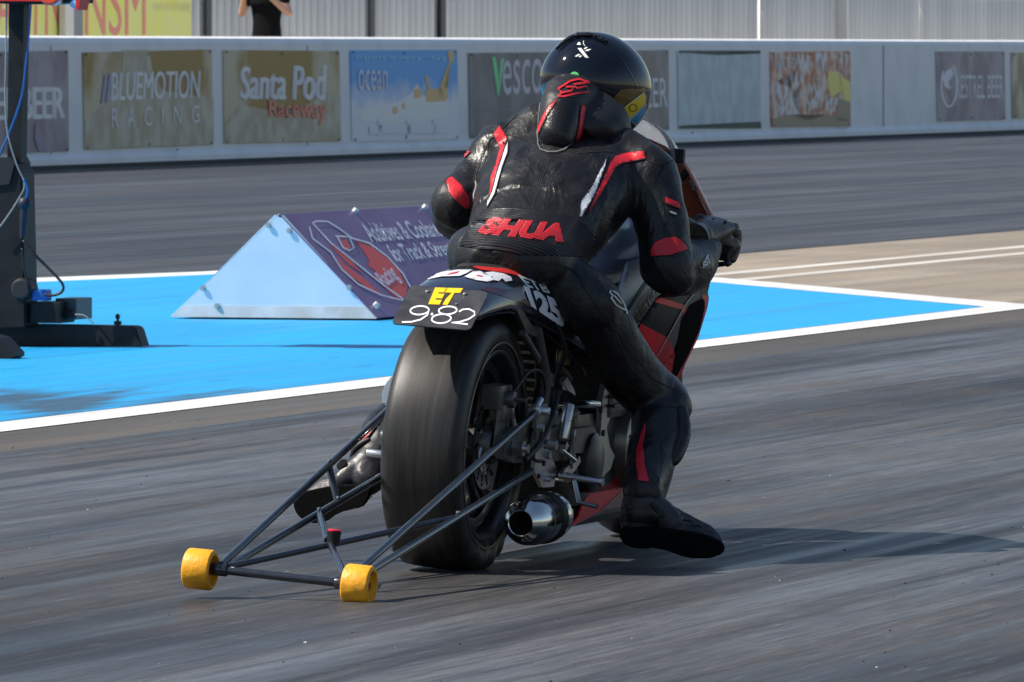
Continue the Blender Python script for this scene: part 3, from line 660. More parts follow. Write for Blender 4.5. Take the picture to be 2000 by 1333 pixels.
# lower lamp housing at the top
bm = NB(); a = [TF(x, y, fm-.15)-off_ for x, y in ((-40, -60), (150, -60), (134, 6), (60, 9), (-40, 7))]; prism(bm, a, (0, .3, 0)); ob('lamp_housing', bm, blkm, mast)
bm = NB(); p = TF(96, -12, fm-.22)-off_; cyl(bm, p, p+Vector((0, .08, 0)), .048, 24, bev=.01); ob('lamp', bm, mat('red_lens', (.75, .05, .015), .2, coat=.5), mast)
bm = NB(); a = [TF(x, y, fm-.2)-off_ for x, y in ((150, -40), (165, -40), (152, 20), (147, 18))]; prism(bm, a, (0, .12, 0)); ob('lamp_cowl', bm, mat('red_plastic', (.6, .02, .02), .3), mast)
bm = NB(); a = [TF(x, y, fm-.18)-off_ for x, y in ((138, 4), (150, -2), (148, 20), (136, 12))]; prism(bm, a, (0, .1, 0)); ob('lamp_cowl', bm, mat('pale_blue_plastic', (.2, .5, .75), .3), mast)
bm = NB(); a = [TF(x, y, fm-.16)-off_ for x, y in ((-40, -30), (96, -30), (90, 3), (-40, 2))]; prism(bm, a, (0, .02, 0)); ob('trim', bm, mat('red_plastic', (.6, .02, .02), .3), mast)
# ================================================================== drag bike (bike frame: x right, y forward, z up)
V = Vector
bike = empty('drag_motorcycle', BM); tag(bike, 'drag racing motorcycle with fat slick rear tyre and wheelie bar under the leather clad rider', 'motorcycle')
rubber = mat('slick_rubber', (.012, .0115, .011), .43, c2=(.034, .031, .028), nscale=7, bump=.15, bscale=500, stretch=(9, .5, .5), lo=.4, hi=.7)
rubber2 = mat('sidewall_rubber', (.016, .016, .016), .48, bump=.1, bscale=80)
blackm = mat('black_enamel', (.010, .011, .015), .28, coat=.3)
darkal = mat('dark_alloy', (.10, .10, .105), .42, .85, c2=(.18, .175, .165), nscale=18, bump=.15, bscale=70)
alloy = mat('machined_alloy', (.62, .60, .57), .28, .95, c2=(.42, .40, .37), nscale=25, bump=.08, bscale=60)
steel = mat('polished_steel', (.66, .65, .63), .17, 1.0, c2=(.60, .59, .57), nscale=6, rvar=.03)
satin = mat('satin_silver', (.55, .56, .58), .3, .9)
blk = mat('satin_black', (.008, .008, .009), .5)
redp = mat('red_gloss', (.72, .012, .022), .32, spec=.3, coat=0, c2=(.52, .010, .018), nscale=5)
WH, TW = .30, .0975
# rear wheel
rw = empty('rear_wheel', Matrix.Identity(4)); rw.parent = bike
bm = NB()
pr = [(-.070, .212), (-.084, .220), (-.093, .236), (-.098, .252), (-.0975, .268), (-.0925, .282), (-.083, .292), (-.070, .2965), (-.045, .2985), (0, .300), (.045, .2985), (.070, .2965), (.083, .292), (.0925, .282), (.0975, .268), (.098, .252), (.093, .236), (.084, .220), (.070, .212)]
lathe(bm, pr, (0, 0, WH), (1, 0, 0), 120)
for v in bm.verts:
    r_, f_, z_ = v.co; 
    if z_ < .10 and abs(r_) > .06:                    # the soft sidewall folds where the tyre squats
        k = (1-max(z_, 0)/.10); ang = math.atan2(f_, -(z_-WH)); rad = math.hypot(f_, z_-WH)
        v.co.x += math.copysign(.008*k*math.sin(ang*22+rad*60)+.006*k, r_)
    if v.co.z < .004: v.co.z = .002
ob('tyre', bm, rubber, rw, smooth=50)
bm = NB(); lathe(bm, [(.060, .175), (.066, .210), (.078, .214), (.088, .222), (.091, .221), (.091, .216), (.082, .206), (.074, .200), (.040, .188), (-.040, .188), (-.074, .200), (-.082, .206), (-.091, .216), (-.091, .221), (-.088, .222), (-.078, .214), (-.066, .210), (-.06, .175)], (0, 0, WH), (1, 0, 0), 96)
ob('rim', bm, blackm, rw, smooth=40)
bm = NB(); lathe(bm, [(.0995, .240), (.1003, .243), (.0995, .246)], (0, 0, WH), (1, 0, 0), 96)
lathe(bm, [(.0915, .2215), (.0925, .2235), (.0915, .2255)], (0, 0, WH), (1, 0, 0), 96); ob('rim_edge', bm, darkal, rw, smooth=60)
for i in range(5):
    a = 2*math.pi*i/5 + .3; bm = NB()
    for s in (-.16, .16):
        p = V((.02, .045*math.cos(a+s*3), WH+.045*math.sin(a+s*3))); q = V((.045, .195*math.cos(a+s*.6), WH+.195*math.sin(a+s*.6))); tube(bm, [p, (p+q)/2, q], [.014, .011, .013], 10)
    ob('spoke', bm, blackm, rw, smooth=50)
bm = NB(); cyl(bm, (-.10, 0, WH), (.10, 0, WH), .045, 32, bev=.006); ob('hub', bm, darkal, rw, smooth=40)
bm = NB(); n = 72
for d0 in (.074,):
    rings = [[V((d, r*math.cos(2*math.pi*j/n), WH+r*math.sin(2*math.pi*j/n))) for j in range(n)] for d, r in ((d0, .066), (d0, .105+0), (d0+.005, .105), (d0+.005, .066))]
    vr = grid_ring(bm, rings, True, False)
    for j in range(n): bm.faces.new((vr[3][j], vr[3][(j+1) % n], vr[0][(j+1) % n], vr[0][j]))
ob('brake_disc', bm, mat('disc_steel', (.34, .33, .31), .28, 1.0, bump=.1, bscale=90), rw, smooth=40)
bm = NB()
for i in range(14):
    a = 2*math.pi*i/14
    for r in (.076, .085, .095): 
        b = a+r*5; p = V((.0795, r*math.cos(b), WH+r*math.sin(b))); cyl(bm, p, p+V((.0006, 0, 0)), .0042, 8)
ob('disc_holes', bm, mat('black_hole', (.003, .003, .003), .95, spec=.05), rw)
bm = NB()
for i in range(6):
    a = 2*math.pi*i/6; tube(bm, [V((.076, .035*math.cos(a), WH+.035*math.sin(a))), V((.077, .068*math.cos(a+.5), WH+.068*math.sin(a+.5)))], .006, 8)
ob('disc_carrier', bm, alloy, rw)
bm = NB(); lathe(bm, [(-.112, .02), (-.112, .100), (-.107, .104), (-.106, .02)], (0, 0, WH), (1, 0, 0), 60); ob('sprocket', bm, alloy, rw, smooth=40)
# front wheel
FW = V((0, 1.56, .29)); fw = empty('front_wheel', Matrix.Identity(4)); fw.parent = bike
bm = NB(); lathe(bm, [(-.035, .205), (-.052, .235), (-.055, .255), (-.046, .275), (-.02, .287), (0, .290), (.02, .287), (.046, .275), (.055, .255), (.052, .235), (.035, .205)], FW, (1, 0, 0), 90); ob('tyre', bm, rubber2, fw, smooth=60)
bm = NB(); lathe(bm, [(-.05, .19), (-.05, .218), (-.03, .205), (.03, .205), (.05, .218), (.05, .19)], FW, (1, 0, 0), 72); lathe(bm, [(-.05, .03), (-.02, .19), (.02, .19), (.05, .03)], FW, (1, 0, 0), 12); ob('rim', bm, blackm, fw, smooth=40)
# forks
for s in (-1, 1):
    bm = NB(); tube(bm, [V((s*.09, 1.56, .29)), V((s*.09, 1.40, .55)), V((s*.09, 1.18, .86))], [.028, .026, .022], 16); ob('fork_leg', bm, alloy, bike, smooth=50)
# swingarm
sw = empty('swingarm', Matrix.Identity(4)); sw.parent = bike
for s in (-1, 1):
    bm = NB(); sx = s*.128
    prism(bm, [V((sx-.014, -.06, .33)), V((sx-.014, -.065, .275)), V((sx-.014, .02, .262)), V((sx-.014, .52, .245)), V((sx-.014, .60, .30)), V((sx-.014, .56, .37)), V((sx-.014, .30, .355)), V((sx-.014, .02, .345))], (.028, 0, 0))
    bmesh.ops.bevel(bm, geom=bm.edges[:], offset=.005, segments=2, affect='EDGES'); ob('beam', bm, darkal, sw)
    bm = NB(); cyl(bm, (s*.143, 0, WH), (s*.170, 0, WH), .020, 6); cyl(bm, (s*.165, 0, WH), (s*.182, 0, WH), .011, 16); ob('axle_nut', bm, alloy, sw)
bm = NB(); box(bm, (-.128, .44, .27), (.128, .53, .36), .01); ob('cross_member', bm, darkal, sw)
# rear caliper and bracket (over the disc, behind the axle plate)
bm = NB(); box(bm, (.070, -.045, .385), (.118, .05, .445), .008); box(bm, (.088, -.03, .36), (.125, .03, .40), .006); cyl(bm, (.10, .01, .412), (.138, .01, .412), .021, 24, bev=.004); cyl(bm, (.13, .01, .412), (.165, .01, .412), .006, 10)
ob('caliper', bm, mat('caliper_grey', (.15, .145, .14), .38, .7, c2=(.09, .085, .085), nscale=20), bike, smooth=35)
bm = NB(); prism(bm, [V((.108, -.05, .30)), V((.108, .05, .30)), V((.108, .045, .40)), V((.108, -.035, .40))], (.008, 0, 0)); tube(bm, [V((.125, .02, .40)), V((.130, .045, .34)), V((.13, .055, .30))], .006, 8, 4); ob('caliper_bracket', bm, alloy, bike)
bm = NB(); tube(bm, [V((.13, .02, .43)), V((.14, .10, .475)), V((.15, .17, .47)), V((.155, .20, .42)), V((.15, .16, .36)), V((.155, .10, .31)), V((.16, .12, .27)), V((.16, .2, .26))], .0045, 8, 5); ob('brake_hose', bm, blk, bike, smooth=180)
# side plates, brackets and rods on the right of the frame
bm = NB()
prism(bm, [S(x, y, .150) for x, y in ((1040, 790), (1062, 788), (1068, 830), (1064, 880), (1080, 915), (1074, 950), (1052, 952), (1036, 920), (1040, 860))], (.010, 0, 0)); ob('rear_plate', bm, alloy, bike)
bm = NB()
prism(bm, [S(x, y, .155) for x, y in ((1110, 838), (1150, 832), (1160, 850), (1158, 872), (1140, 884), (1110, 885))], (.012, 0, 0)); ob('frame_gusset', bm, darkal, bike)
bm = NB()
prism(bm, [S(x, y, .150) for x, y in ((1172, 750), (1188, 765), (1186, 800), (1174, 835), (1180, 870), (1190, 890), (1182, 915), (1160, 938), (1150, 930), (1160, 880), (1164, 820), (1166, 780))], (.014, 0, 0)); ob('frame_rail', bm, mat('rail_alloy', (.48, .46, .42), .4, .8, c2=(.35, .34, .31), nscale=12), bike)
bm = NB()
for px, py, r in ((1155, 862, .013), (1172, 800, .009), (1176, 846, .008), (1055, 850, .007), (1060, 905, .007), (1050, 930, .006)):
    p = S(px, py, .170); cyl(bm, p, p+V((.006, 0, 0)), r, 14)
ob('frame_bolts', bm, blk, bike)
bm = NB(); tube(bm, [V((.09, .22, .64)), V((.12, .24, .52)), V((.13, .26, .44)), V((.13, .24, .36))], [.02, .017, .02, .02], 12, 4); ob('shock_absorber', bm, blk, bike, smooth=180)
bm = NB(); p = S(1100, 695, .12); cyl(bm, p+V((0, 0, .015)), p-V((0, 0, .022)), .017, 16, bev=.004); ob('fluid_reservoir', bm, mat('brass_fluid', (.16, .11, .04), .3, .4), bike, smooth=40)
bm = NB(); 
for a, b in (((1064, 745), (1050, 700)), ((1050, 700), (1020, 650)), ((1085, 770), (1112, 740)), ((1112, 740), (1090, 715))):
    p, q = S(a[0], a[1], .13), S(b[0], b[1], .12); tube(bm, [p, q], .009, 10)
ob('subframe_tube', bm, darkal, bike, smooth=50)
bm = NB(); prism(bm, [S(x, y, .125) for x, y in ((1060, 722), (1075, 735), (1072, 755), (1060, 750), (1052, 735))], (.012, 0, 0)); prism(bm, [S(x, y, .14) for x, y in ((1098, 735), (1112, 760), (1115, 772), (1100, 762), (1092, 745))], (.012, 0, 0)); ob('subframe_bracket', bm, alloy, bike)
bm = NB(); prism(bm, [S(x, y, .11) for x, y in ((1000, 605), (1010, 603), (1030, 635), (1052, 650), (1050, 662), (1020, 650))], (.012, 0, 0)); box(bm, (.09, .20, .60), (.13, .26, .62), .003); ob('tail_bracket', bm, darkal, bike)
# engine
en = empty('engine', Matrix.Identity(4)); en.parent = bike
eb = mat('engine_black', (.022, .022, .023), .38, .5, c2=(.04, .04, .04), nscale=20, bump=.2, bscale=40)
bm = NB(); box(bm, (-.15, .50, .13), (.15, 1.02, .36), .03); ob('crankcase', bm, eb, en, smooth=40)
bm = NB()
box(bm, (-.17, .72, .34), (.17, .95, .60), .02)
for k in range(8): box(bm, (-.185, .71, .37+k*.022), (.185, .965, .377+k*.022), .001)
ob('cylinder_block', bm, eb, en)
bm = NB(); c = V((.145, .96, .27)); lathe(bm, [(0, .11), (.035, .105), (.048, .09), (.05, .05), (.052, .0)], c, (1, 0, 0), 48); ob('clutch_cover', bm, mat('cover_alloy', (.30, .28, .24), .35, .8), en, smooth=40)
bm = NB(); c = V((.145, .60, .24)); lathe(bm, [(0, .075), (.03, .072), (.04, .055), (.042, 0)], c, (1, 0, 0), 40); ob('gear_cover', bm, eb, en, smooth=40)
bm = NB()
for i in range(9):
    a = 2*math.pi*i/9; p = V((.185, .96+.098*math.cos(a), .26+.098*math.sin(a))); cyl(bm, p-V((.01, 0, 0)), p+V((.006, 0, 0)), .006, 8)
ob('cover_bolts', bm, satin, en)
bm = NB(); box(bm, (-.12, .48, .58), (.12, .95, .66), .02); ob('airbox', bm, blk, bike)
bm = NB(); tube(bm, [V((.12, .42, .38)), V((.16, .52, .385)), V((.165, .62, .38))], .011, 12, 3); tube(bm, [V((.14, .40, .34)), V((.16, .46, .26)), V((.155, .52, .2))], .007, 10, 3); ob('coolant_pipe', bm, steel, bike, smooth=180)
bm = NB(); tube(bm, [V((.13, .30, .60)), V((.15, .36, .52)), V((.12, .40, .44)), V((.14, .44, .40))], .006, 8, 4); tube(bm, [V((.10, .34, .56)), V((.15, .42, .50)), V((.16, .50, .46)), V((.13, .60, .44))], .005, 8, 4); tube(bm, [V((.16, .05, .27)), V((.165, .16, .31)), V((.16, .26, .37)), V((.15, .32, .42))], .0075, 8, 3); ob('cable_run', bm, blk, bike, smooth=180)
# gear linkage, air shifter cylinder
bm = NB(); p, q = S(1100, 860, .17), S(1112, 790, .17); cyl(bm, p, q, .014, 18, bev=.003); q2 = S(1116, 915, .18); tube(bm, [S(1118, 820, .185), q2], .0035, 8); tube(bm, [S(1096, 880, .18), S(1122, 900, .185)], .006, 8); ob('shift_cylinder', bm, alloy, bike, smooth=40)
bm = NB(); prism(bm, [S(x, y, .172) for x, y in ((1092, 925), (1098, 915), (1120, 900), (1126, 890), (1128, 902), (1118, 918), (1104, 932))], (.008, 0, 0)); p = S(1064, 868, .165); cyl(bm, p, p+V((.03, 0, 0)), .012, 16); ob('shift_arm', bm, alloy, bike)
bm = NB(); 
for i in range(14):
    x, y = random.Random(i).uniform(1040, 1180), random.Random(i+50).uniform(800, 950); p = S(x, y, .165); cyl(bm, p-V((.03, 0, 0)), p+V((.004, 0, 0)), random.Random(i+9).choice((.004, .006, .009)), 10)
ob('fittings', bm, satin, bike)
# foot pegs
bm = NB(); a, b = B(1100, 930, .34), B(1172, 941, .34); tube(bm, [a, b], .0085, 10); cyl(bm, b, b+(b-a).normalized()*.008, .0105, 12); cyl(bm, a-(b-a).normalized()*.01, a+(b-a).normalized()*.02, .010, 12); ob('foot_peg', bm, satin, bike, smooth=40)
bm = NB(); tube(bm, [B(1122, 940, .33), B(1130, 980, .31), B(1140, 984, .30), B(1167, 990, .29)], [.0055, .005, .005, .006], 10); ob('brake_pedal', bm, satin, bike, smooth=60)
bm = NB(); a, b = B(717, 885, .16), B(760, 890, .16); cyl(bm, a, b, .0105, 16, bev=.002); ob('foot_peg', bm, satin, bike, smooth=40)
bm = NB(); prism(bm, [B(x, y, .20) for x, y in ((742, 830), (752, 815), (765, 816), (765, 870), (735, 868))], (0, .02, 0)); ob('peg_bracket', bm, mat('bracket_grey', (.12, .12, .13), .4, .7), bike)
bm = NB(); prism(bm, [B(x, y, .12) for x, y in ((743, 780), (746, 760), (757, 742), (768, 732), (790, 732), (790, 792), (746, 792))], (0, .26, 0)); bmesh.ops.bevel(bm, geom=bm.edges[:], offset=.006, segments=2, affect='EDGES'); ob('chain_guard', bm, mat('pale_guard', (.42, .50, .60), .25, .5), bike, smooth=40)
# exhaust
a, b = B(1018, 1022, -.02), B(1092, 1003, .235)
ax = (b-a); Ln = ax.length; ex = empty('exhaust', Matrix.Identity(4)); ex.parent = bike
bm = NB(); lathe(bm, [(.10, .0), (.10, .028), (.004, .028), (-.004, .029), (-.006, .031), (-.003, .034), (.004, .042), (.014, .050), (.030, .0555), (.055, .058), (.075, .0585), (.14, .0585), (.185, .0585), (.205, .055), (.225, .040), (.24, .03)], a, ax, 64); ob('silencer', bm, steel, ex, smooth=35)
bm = NB(); lathe(bm, [(.128, .058), (.129, .0615), (.136, .0625), (.142, .0615), (.144, .0600), (.146, .0615), (.152, .0625), (.158, .0615), (.159, .058)], a, ax, 64); ob('clamp_band', bm, blk, ex, smooth=30)
bm = NB(); lathe(bm, [(.0735, .0583), (.0745, .0594), (.0755, .0583)], a, ax, 64); ob('weld_seam', bm, darkal, ex)
bm = NB(); lathe(bm, [(.008, .0), (.009, .0312), (.095, .0310), (.099, 0)], a, ax, 32)
for f in bm.faces[:]:
    pass
bm.free(); bm = NB(); lathe(bm, [(.0, .0283), (.03, .0278), (.096, .0270), (.097, .0)], a, ax, 32); ob('bore', bm, mat('soot', (.003, .003, .003), .95), ex, smooth=60)
bm = NB(); tube(bm, [a+ax.normalized()*.25, V((.14, .40, .10)), V((.08, .62, .09)), V((.05, .9, .12)), V((.08, 1.06, .25))], .027, 18, 5); ob('header_pipe', bm, darkal, ex, smooth=180)
# belly pan
bm = NB(); P6 = lambda pts: crop(pts, 1080, 750, 3.603)
prism(bm, [S(x, y, .150) for x, y in P6([(560, 560), (560, 820), (320, 905), (120, 1010), (178, 935), (215, 830), (290, 730), (390, 715), (470, 620)])], (-.006, 0, 0)); ob('belly_pan', bm, redp, bike)
bm = NB(); prism(bm, [S(x, y, .1515) for x, y in P6([(300, 925), (115, 1012), (180, 980), (330, 895), (480, 760), (560, 740), (560, 800)])], (-.006, 0, 0)); ob('pan_lip', bm, mat('dark_red', (.12, .005, .01), .3, coat=.4), bike)
bm = NB(); box(bm, (-.145, .40, .08), (.14, 1.2, .13), .02); ob('pan_floor', bm, blk, bike)
# tail unit
tl = empty('tail_fairing', Matrix.Identity(4)); tl.parent = bike
tailm = mat('tail_paint', (.012, .012, .020), .16, coat=.8)
def arch(f, hw, top, skl, skr, n=20, c=0.0, p=2.6):
    """right skirt -> over the top -> left skirt"""
    out = []
    for i in range(n+1):
        t = math.pi*i/n; ct, st = math.cos(t), math.sin(t); base = skr if ct > 0 else skl
        out.append(V((c + math.copysign(abs(ct)**(2/p), ct)*hw, f, base + (top-base)*abs(st)**(2/p))))
    return out
secs = [(-.245, .088, .622, .600, .600), (-.20, .098, .648, .608, .606), (-.12, .105, .676, .620, .612), (0, .112, .700, .632, .615), (.12, .124, .712, .620, .600), (.26, .136, .716, .590, .570), (.40, .148, .712, .555, .540), (.52, .152, .69, .525, .512), (.66, .150, .66, .50, .495)]
def tail_bm(inset=0):
    bm = NB(); grid_ring(bm, [arch(f, hw-inset, tp-inset, a, b) for f, hw, tp, a, b in secs], False, False); return bm
o = ob('tail_shell', tail_bm(), tailm, tl, smooth=180); s_ = o.modifiers.new('s', 'SOLIDIFY'); s_.thickness = .004; s_.offset = -1; bake(o); tail = o
tb_ = Surf(BI, bvh=bvh_of(tail))
P3 = lambda pts: crop(pts, 740, 500, 4.5455)
whg, redg = mat('white_graphic', (.74, .75, .80), .3, coat=.3), mat('red_graphic', (.60, .03, .03), .3, coat=.3)
blu = mat('navy_graphic', (.012, .02, .10), .3, coat=.3)
lay('graphic_panel', poly2d([P3([(1120, 300), (1250, 280), (1360, 470), (1280, 420), (900, 300), (1000, 280)])]), tb_, mat('maroon_graphic', (.05, .008, .012), .3, coat=.4), tl, off=.0012, step=4)
lay('red_stripe', poly2d([P3([(830, 100), (860, 95), (1180, 120), (1300, 160), (1290, 195), (1150, 160), (900, 125)])]), tb_, redg, tl, off=.0015, step=4)
lay('race_number', text2d('125', [tuple(q) for q in P3([(1275, 262), (1585, 395), (1655, 660), (1345, 450)])], bold=.06), tb_, whg, tl, off=.0025, step=4)
lay('race_class', text2d('ETB', [tuple(q) for q in P3([(1225, 172), (1480, 265), (1520, 345), (1310, 275)])], bold=.03), tb_, whg, tl, off=.0025, step=4)
lay('sponsor_mark', poly2d([P3([(350, 240), (420, 200), (560, 150), (700, 130), (830, 130), (780, 160), (720, 185), (560, 190), (430, 215)]), P3([(760, 190), (830, 150), (900, 140), (870, 165), (900, 175), (980, 185), (1020, 220), (960, 235), (860, 222), (930, 212), (900, 200), (800, 205)]), P3([(940, 155), (1010, 148), (1110, 165), (1170, 195), (1180, 225), (1120, 235), (1090, 205), (1060, 230), (1020, 222), (1040, 195), (970, 180)])]), tb_, whg, tl, off=.0022, step=3)
lay('sponsor_mark', poly2d([P3([(640, 160), (720, 145), (690, 165), (600, 180)]), P3([(860, 185), (880, 178), (930, 190), (900, 196)])]), tb_, redg, tl, off=.003, step=3)
bm = NB(); p = tb_.at(*P3([(1545, 315)])[0], 0) or S(1080, 569, .14); ball(bm, p, .008); ob('tail_bolt', bm, mat('brass', (.6, .45, .12), .3, .9), tl, smooth=180)
# elapsed time plate
c0 = [B(802, 557, -.20), B(955, 570, -.20), B(914, 643, -.335), B(764, 632, -.335)]
c0[2] = c0[1] + c0[3] - c0[0]; ux, uy = (c0[1]-c0[0]), (c0[3]-c0[0]); nn = ux.cross(uy).normalized()
def pq(a, b): return c0[0]*(1-a)*(1-b) + c0[1]*a*(1-b) + c0[2]*a*b + c0[3]*(1-a)*b
bm = NB(); prism(bm, [pq(x/1.5, y) for x, y in rrect(1.5, 1, .09)], nn*.003 if nn.y > 0 else nn*-.003)
pl = ob('number_plate', bm, mat('plate_black', (.028, .028, .032), .42, c2=(.055, .055, .06), nscale=25), bike)
ps = PlaneSurf(BI, c0[0], nn)
yel = mat('plate_yellow', (.80, .52, .01), .45)
lay('lettering', text2d('ET', [tuple(q) for q in P3([(500, 285), (747, 292), (655, 440), (438, 433)])], bold=.07), ps, yel, pl, off=.0012, step=0)
def arc(cx, cy, rx, ry, a0, a1, n=14, sk=0.0): return [(cx+rx*math.cos(math.radians(a0+(a1-a0)*i/n)) - sk*ry*math.sin(math.radians(a0+(a1-a0)*i/n)), cy+ry*math.sin(math.radians(a0+(a1-a0)*i/n))) for i in range(n+1)]
d9 = P3(arc(362, 488, 82, 38, 0, 360, 22, .25)), P3([(447, 480), (430, 530), (370, 570), (290, 590), (205, 592)])
d8 = P3(arc(612, 488, 80, 35, 0, 360, 22, .25)), P3(arc(555, 562, 85, 40, 0, 360, 22, .25))
d2 = P3([(712, 500), (745, 480), (800, 476), (848, 500), (850, 530), (800, 565), (720, 590), (645, 595), (790, 612)])
wl_ = mat('plate_white', (.78, .78, .80), .45)
for nm, sts in (('digit', d9), ('digit', d8), ('digit', (d2,))):
    lay(nm, poly2d([q for s in sts for q in stroke(s, 3.0)]), ps, wl_, pl, off=.0012, step=0)
lay('digit', poly2d([dot(*P3([(472, 522)])[0], 2.6)]), ps, wl_, pl, off=.0014, step=0)
for x, y in ((432, 320), (765, 343), (690, 435)):
    bm = NB(); q = ps.at(*P3([(x, y)])[0], 0); m_ = -nn if nn.y > 0 else nn; cyl(bm, q, q+m_*.004, .0045 if y < 400 else .0025, 12, bev=.001); ob('plate_bolt', bm, satin, pl, smooth=40)
bm = NB(); m_ = nn if nn.y > 0 else -nn
prism(bm, [pq(.3, .0)+m_*.004, pq(.7, .0)+m_*.004, pq(.7, .5)+m_*.004, pq(.3, .5)+m_*.004], m_*.003); box(bm, (-.02, -.25, .60), (.08, -.12, .612), .002); ob('plate_bracket', bm, darkal, bike)
# seat, tank
bm = NB(); loft(bm, [(V((0, .12, .69)), V((.05, 0, 0)), V((0, 0, .02))), (V((0, .2, .695)), V((.09, 0, 0)), V((0, 0, .03))), (V((0, .40, .69)), V((.12, 0, 0)), V((0, 0, .035))), (V((0, .60, .72)), V((.08, 0, 0)), V((0, 0, .03)))], 24, 2.5); ob('seat', bm, mat('seat_vinyl', (.012, .012, .012), .6), bike, smooth=60)
tankm = mat('tank_paint', (.20, .25, .38), .25, .2, coat=.4, c2=(.26, .32, .45), nscale=5)
bm = NB(); loft(bm, [(V((0, .60, .70)), V((.07, 0, 0)), V((0, 0, .05))), (V((0, .68, .735)), V((.12, 0, 0)), V((0, 0, .095))), (V((0, .82, .755)), V((.150, 0, 0)), V((0, 0, .125))), (V((0, .98, .765)), V((.155, 0, 0)), V((0, 0, .13))), (V((0, 1.10, .765)), V((.12, 0, 0)), V((0, 0, .10))), (V((0, 1.15, .76)), V((.07, 0, 0)), V((0, 0, .06)))], 36, 2.6)
bmesh.ops.subdivide_edges(bm, edges=bm.edges[:], cuts=1, smooth=.6, use_grid_fill=True); ob('fuel_tank', bm, tankm, bike, smooth=180)
# mid panel with the pale sticker
P5 = lambda pts: crop(pts, 1100, 480, 3.92)
def bulged(name, outline, r0, m, parent, bul=.03, th=.004, step=14, cen=None, sl=0.0):
    bm = poly2d([outline]); cut(bm, step)
    xs = [v.co.x for v in bm.verts]; ys = [v.co.y for v in bm.verts]; cx, cy = cen or ((min(xs)+max(xs))/2, (min(ys)+max(ys))/2); hx, hy = (max(xs)-min(xs))/2, (max(ys)-min(ys))/2
    for v in bm.verts:
        q = ((v.co.x-cx)/hx)**2 + ((v.co.y-cy)/hy)**2; x_, y_ = v.co.x, v.co.y; v.co = S(x_, y_, r0 + bul*(1-q))
        for _ in range(4): v.co = S(x_, y_, r0 + bul*(1-q) - sl*(v.co.z-.58))
    o = ob(name, bm, m, parent, smooth=180, recalc=True); s = o.modifiers.new('s', 'SOLIDIFY'); s.thickness = th; s.offset = 0; bake(o); return o
mp = bulged('side_panel', P5([(480, 130), (640, 90), (710, 200), (780, 310), (775, 350), (700, 400), (560, 660), (400, 900), (300, 800), (430, 300)]), .195, mat('grey_panel', (.50, .53, .58), .35, .2, c2=(.60, .63, .68), nscale=4), bike, .012, sl=.25)
ms = Surf(BI, bvh=bvh_of(mp))
lay('sticker', poly2d([P5([(700, 205), (775, 310), (772, 345), (700, 385), (548, 636), (480, 520)])]), ms, mat('pale_sticker', (.75, .74, .72), .35, c2=(.9, .9, .9), nscale=14), mp, off=.001, step=4)
lay('edge_trim', poly2d([P5([(690, 175), (704, 200), (480, 525), (468, 500)])]), ms, blk, mp, off=.002, step=4)
lay('lettering', text2d('PRESTIGE', [tuple(q) for q in P5([(520, 580), (722, 262), (752, 345), (550, 632)])], bold=.04), ms, mat('sticker_black', (.03, .03, .035), .4), mp, off=.0022, step=3)
lay('red_line', poly2d(stroke(P5([(540, 540), (560, 470), (700, 290)]), 2.2)), ms, redg, mp, off=.0025, step=3)
# side fairing
fred = mat('fairing_red', (.66, .010, .018), .4, spec=.1, c2=(.40, .008, .014), nscale=6)
fr = empty('side_fairing', Matrix.Identity(4)); fr.parent = bike
fgrey = mat('fairing_black', (.012, .012, .014), .45, spec=.05)
hole = P5([(1002, 512), (1022, 530), (985, 640), (978, 630)])
outl = P5([(1195, 150), (1130, 232), (1102, 360), (1110, 405), (1100, 470), (1030, 700), (930, 905), (862, 1080), (845, 1100), (735, 990), (640, 850), (480, 690), (556, 650), (700, 422), (782, 345), (850, 335), (940, 320), (1040, 240), (1110, 180), (1160, 130)])
fp_ = bulged('fairing_panel', outl, .255, fgrey, fr, .035)
fs = Surf(BI, bvh=bvh_of(fp_))
lay('red_area', poly2d([P5([(595, 598), (790, 702), (845, 800), (838, 880), (745, 922), (690, 862), (560, 660)]), P5([(700, 405), (745, 398), (920, 455), (948, 520), (932, 548), (905, 492), (688, 432)])]), fs, fred, fr, off=.0015, step=6)
lay('red_border', poly2d([P5([(1052, 385), (1085, 375), (1108, 400), (1100, 470), (1030, 700), (930, 905), (858, 1085), (845, 1100), (735, 990), (735, 925), (835, 1060), (960, 830), (1040, 640), (1080, 470), (1075, 420)])]), fs, fred, fr, off=.0018, step=6)
lay('red_border', poly2d([P5([(1195, 150), (1130, 232), (1112, 262), (1102, 300), (1050, 320), (1110, 232), (1160, 150)])]), fs, fred, fr, off=.0018, step=6)
lay('duct_opening', poly2d([P5([(1050, 410), (1078, 425), (1078, 480), (1040, 640), (955, 830), (835, 1052), (822, 1000), (850, 830), (900, 560), (960, 460)])]), fs, mat('black_hole', (.003, .003, .003), .95, spec=.05), fr, off=.0022, step=6)
lay('grey_area', poly2d([P5([(1048, 312), (1045, 395), (960, 455), (935, 545), (880, 700), (840, 800), (790, 705), (930, 440)])]), fs, mat('panel_grey', (.085, .08, .08), .5, spec=.08), fr, off=.0012, step=6)
lay('crease', poly2d(stroke(P5([(1050, 305), (935, 440), (790, 705), (700, 865)]), 1.6)), fs, mat('edge_pink', (.34, .22, .21), .4), fr, off=.003, step=5)
lay('duct_gap', poly2d([hole]), fs, M_blue, fr, off=.0032, step=0) if False else None
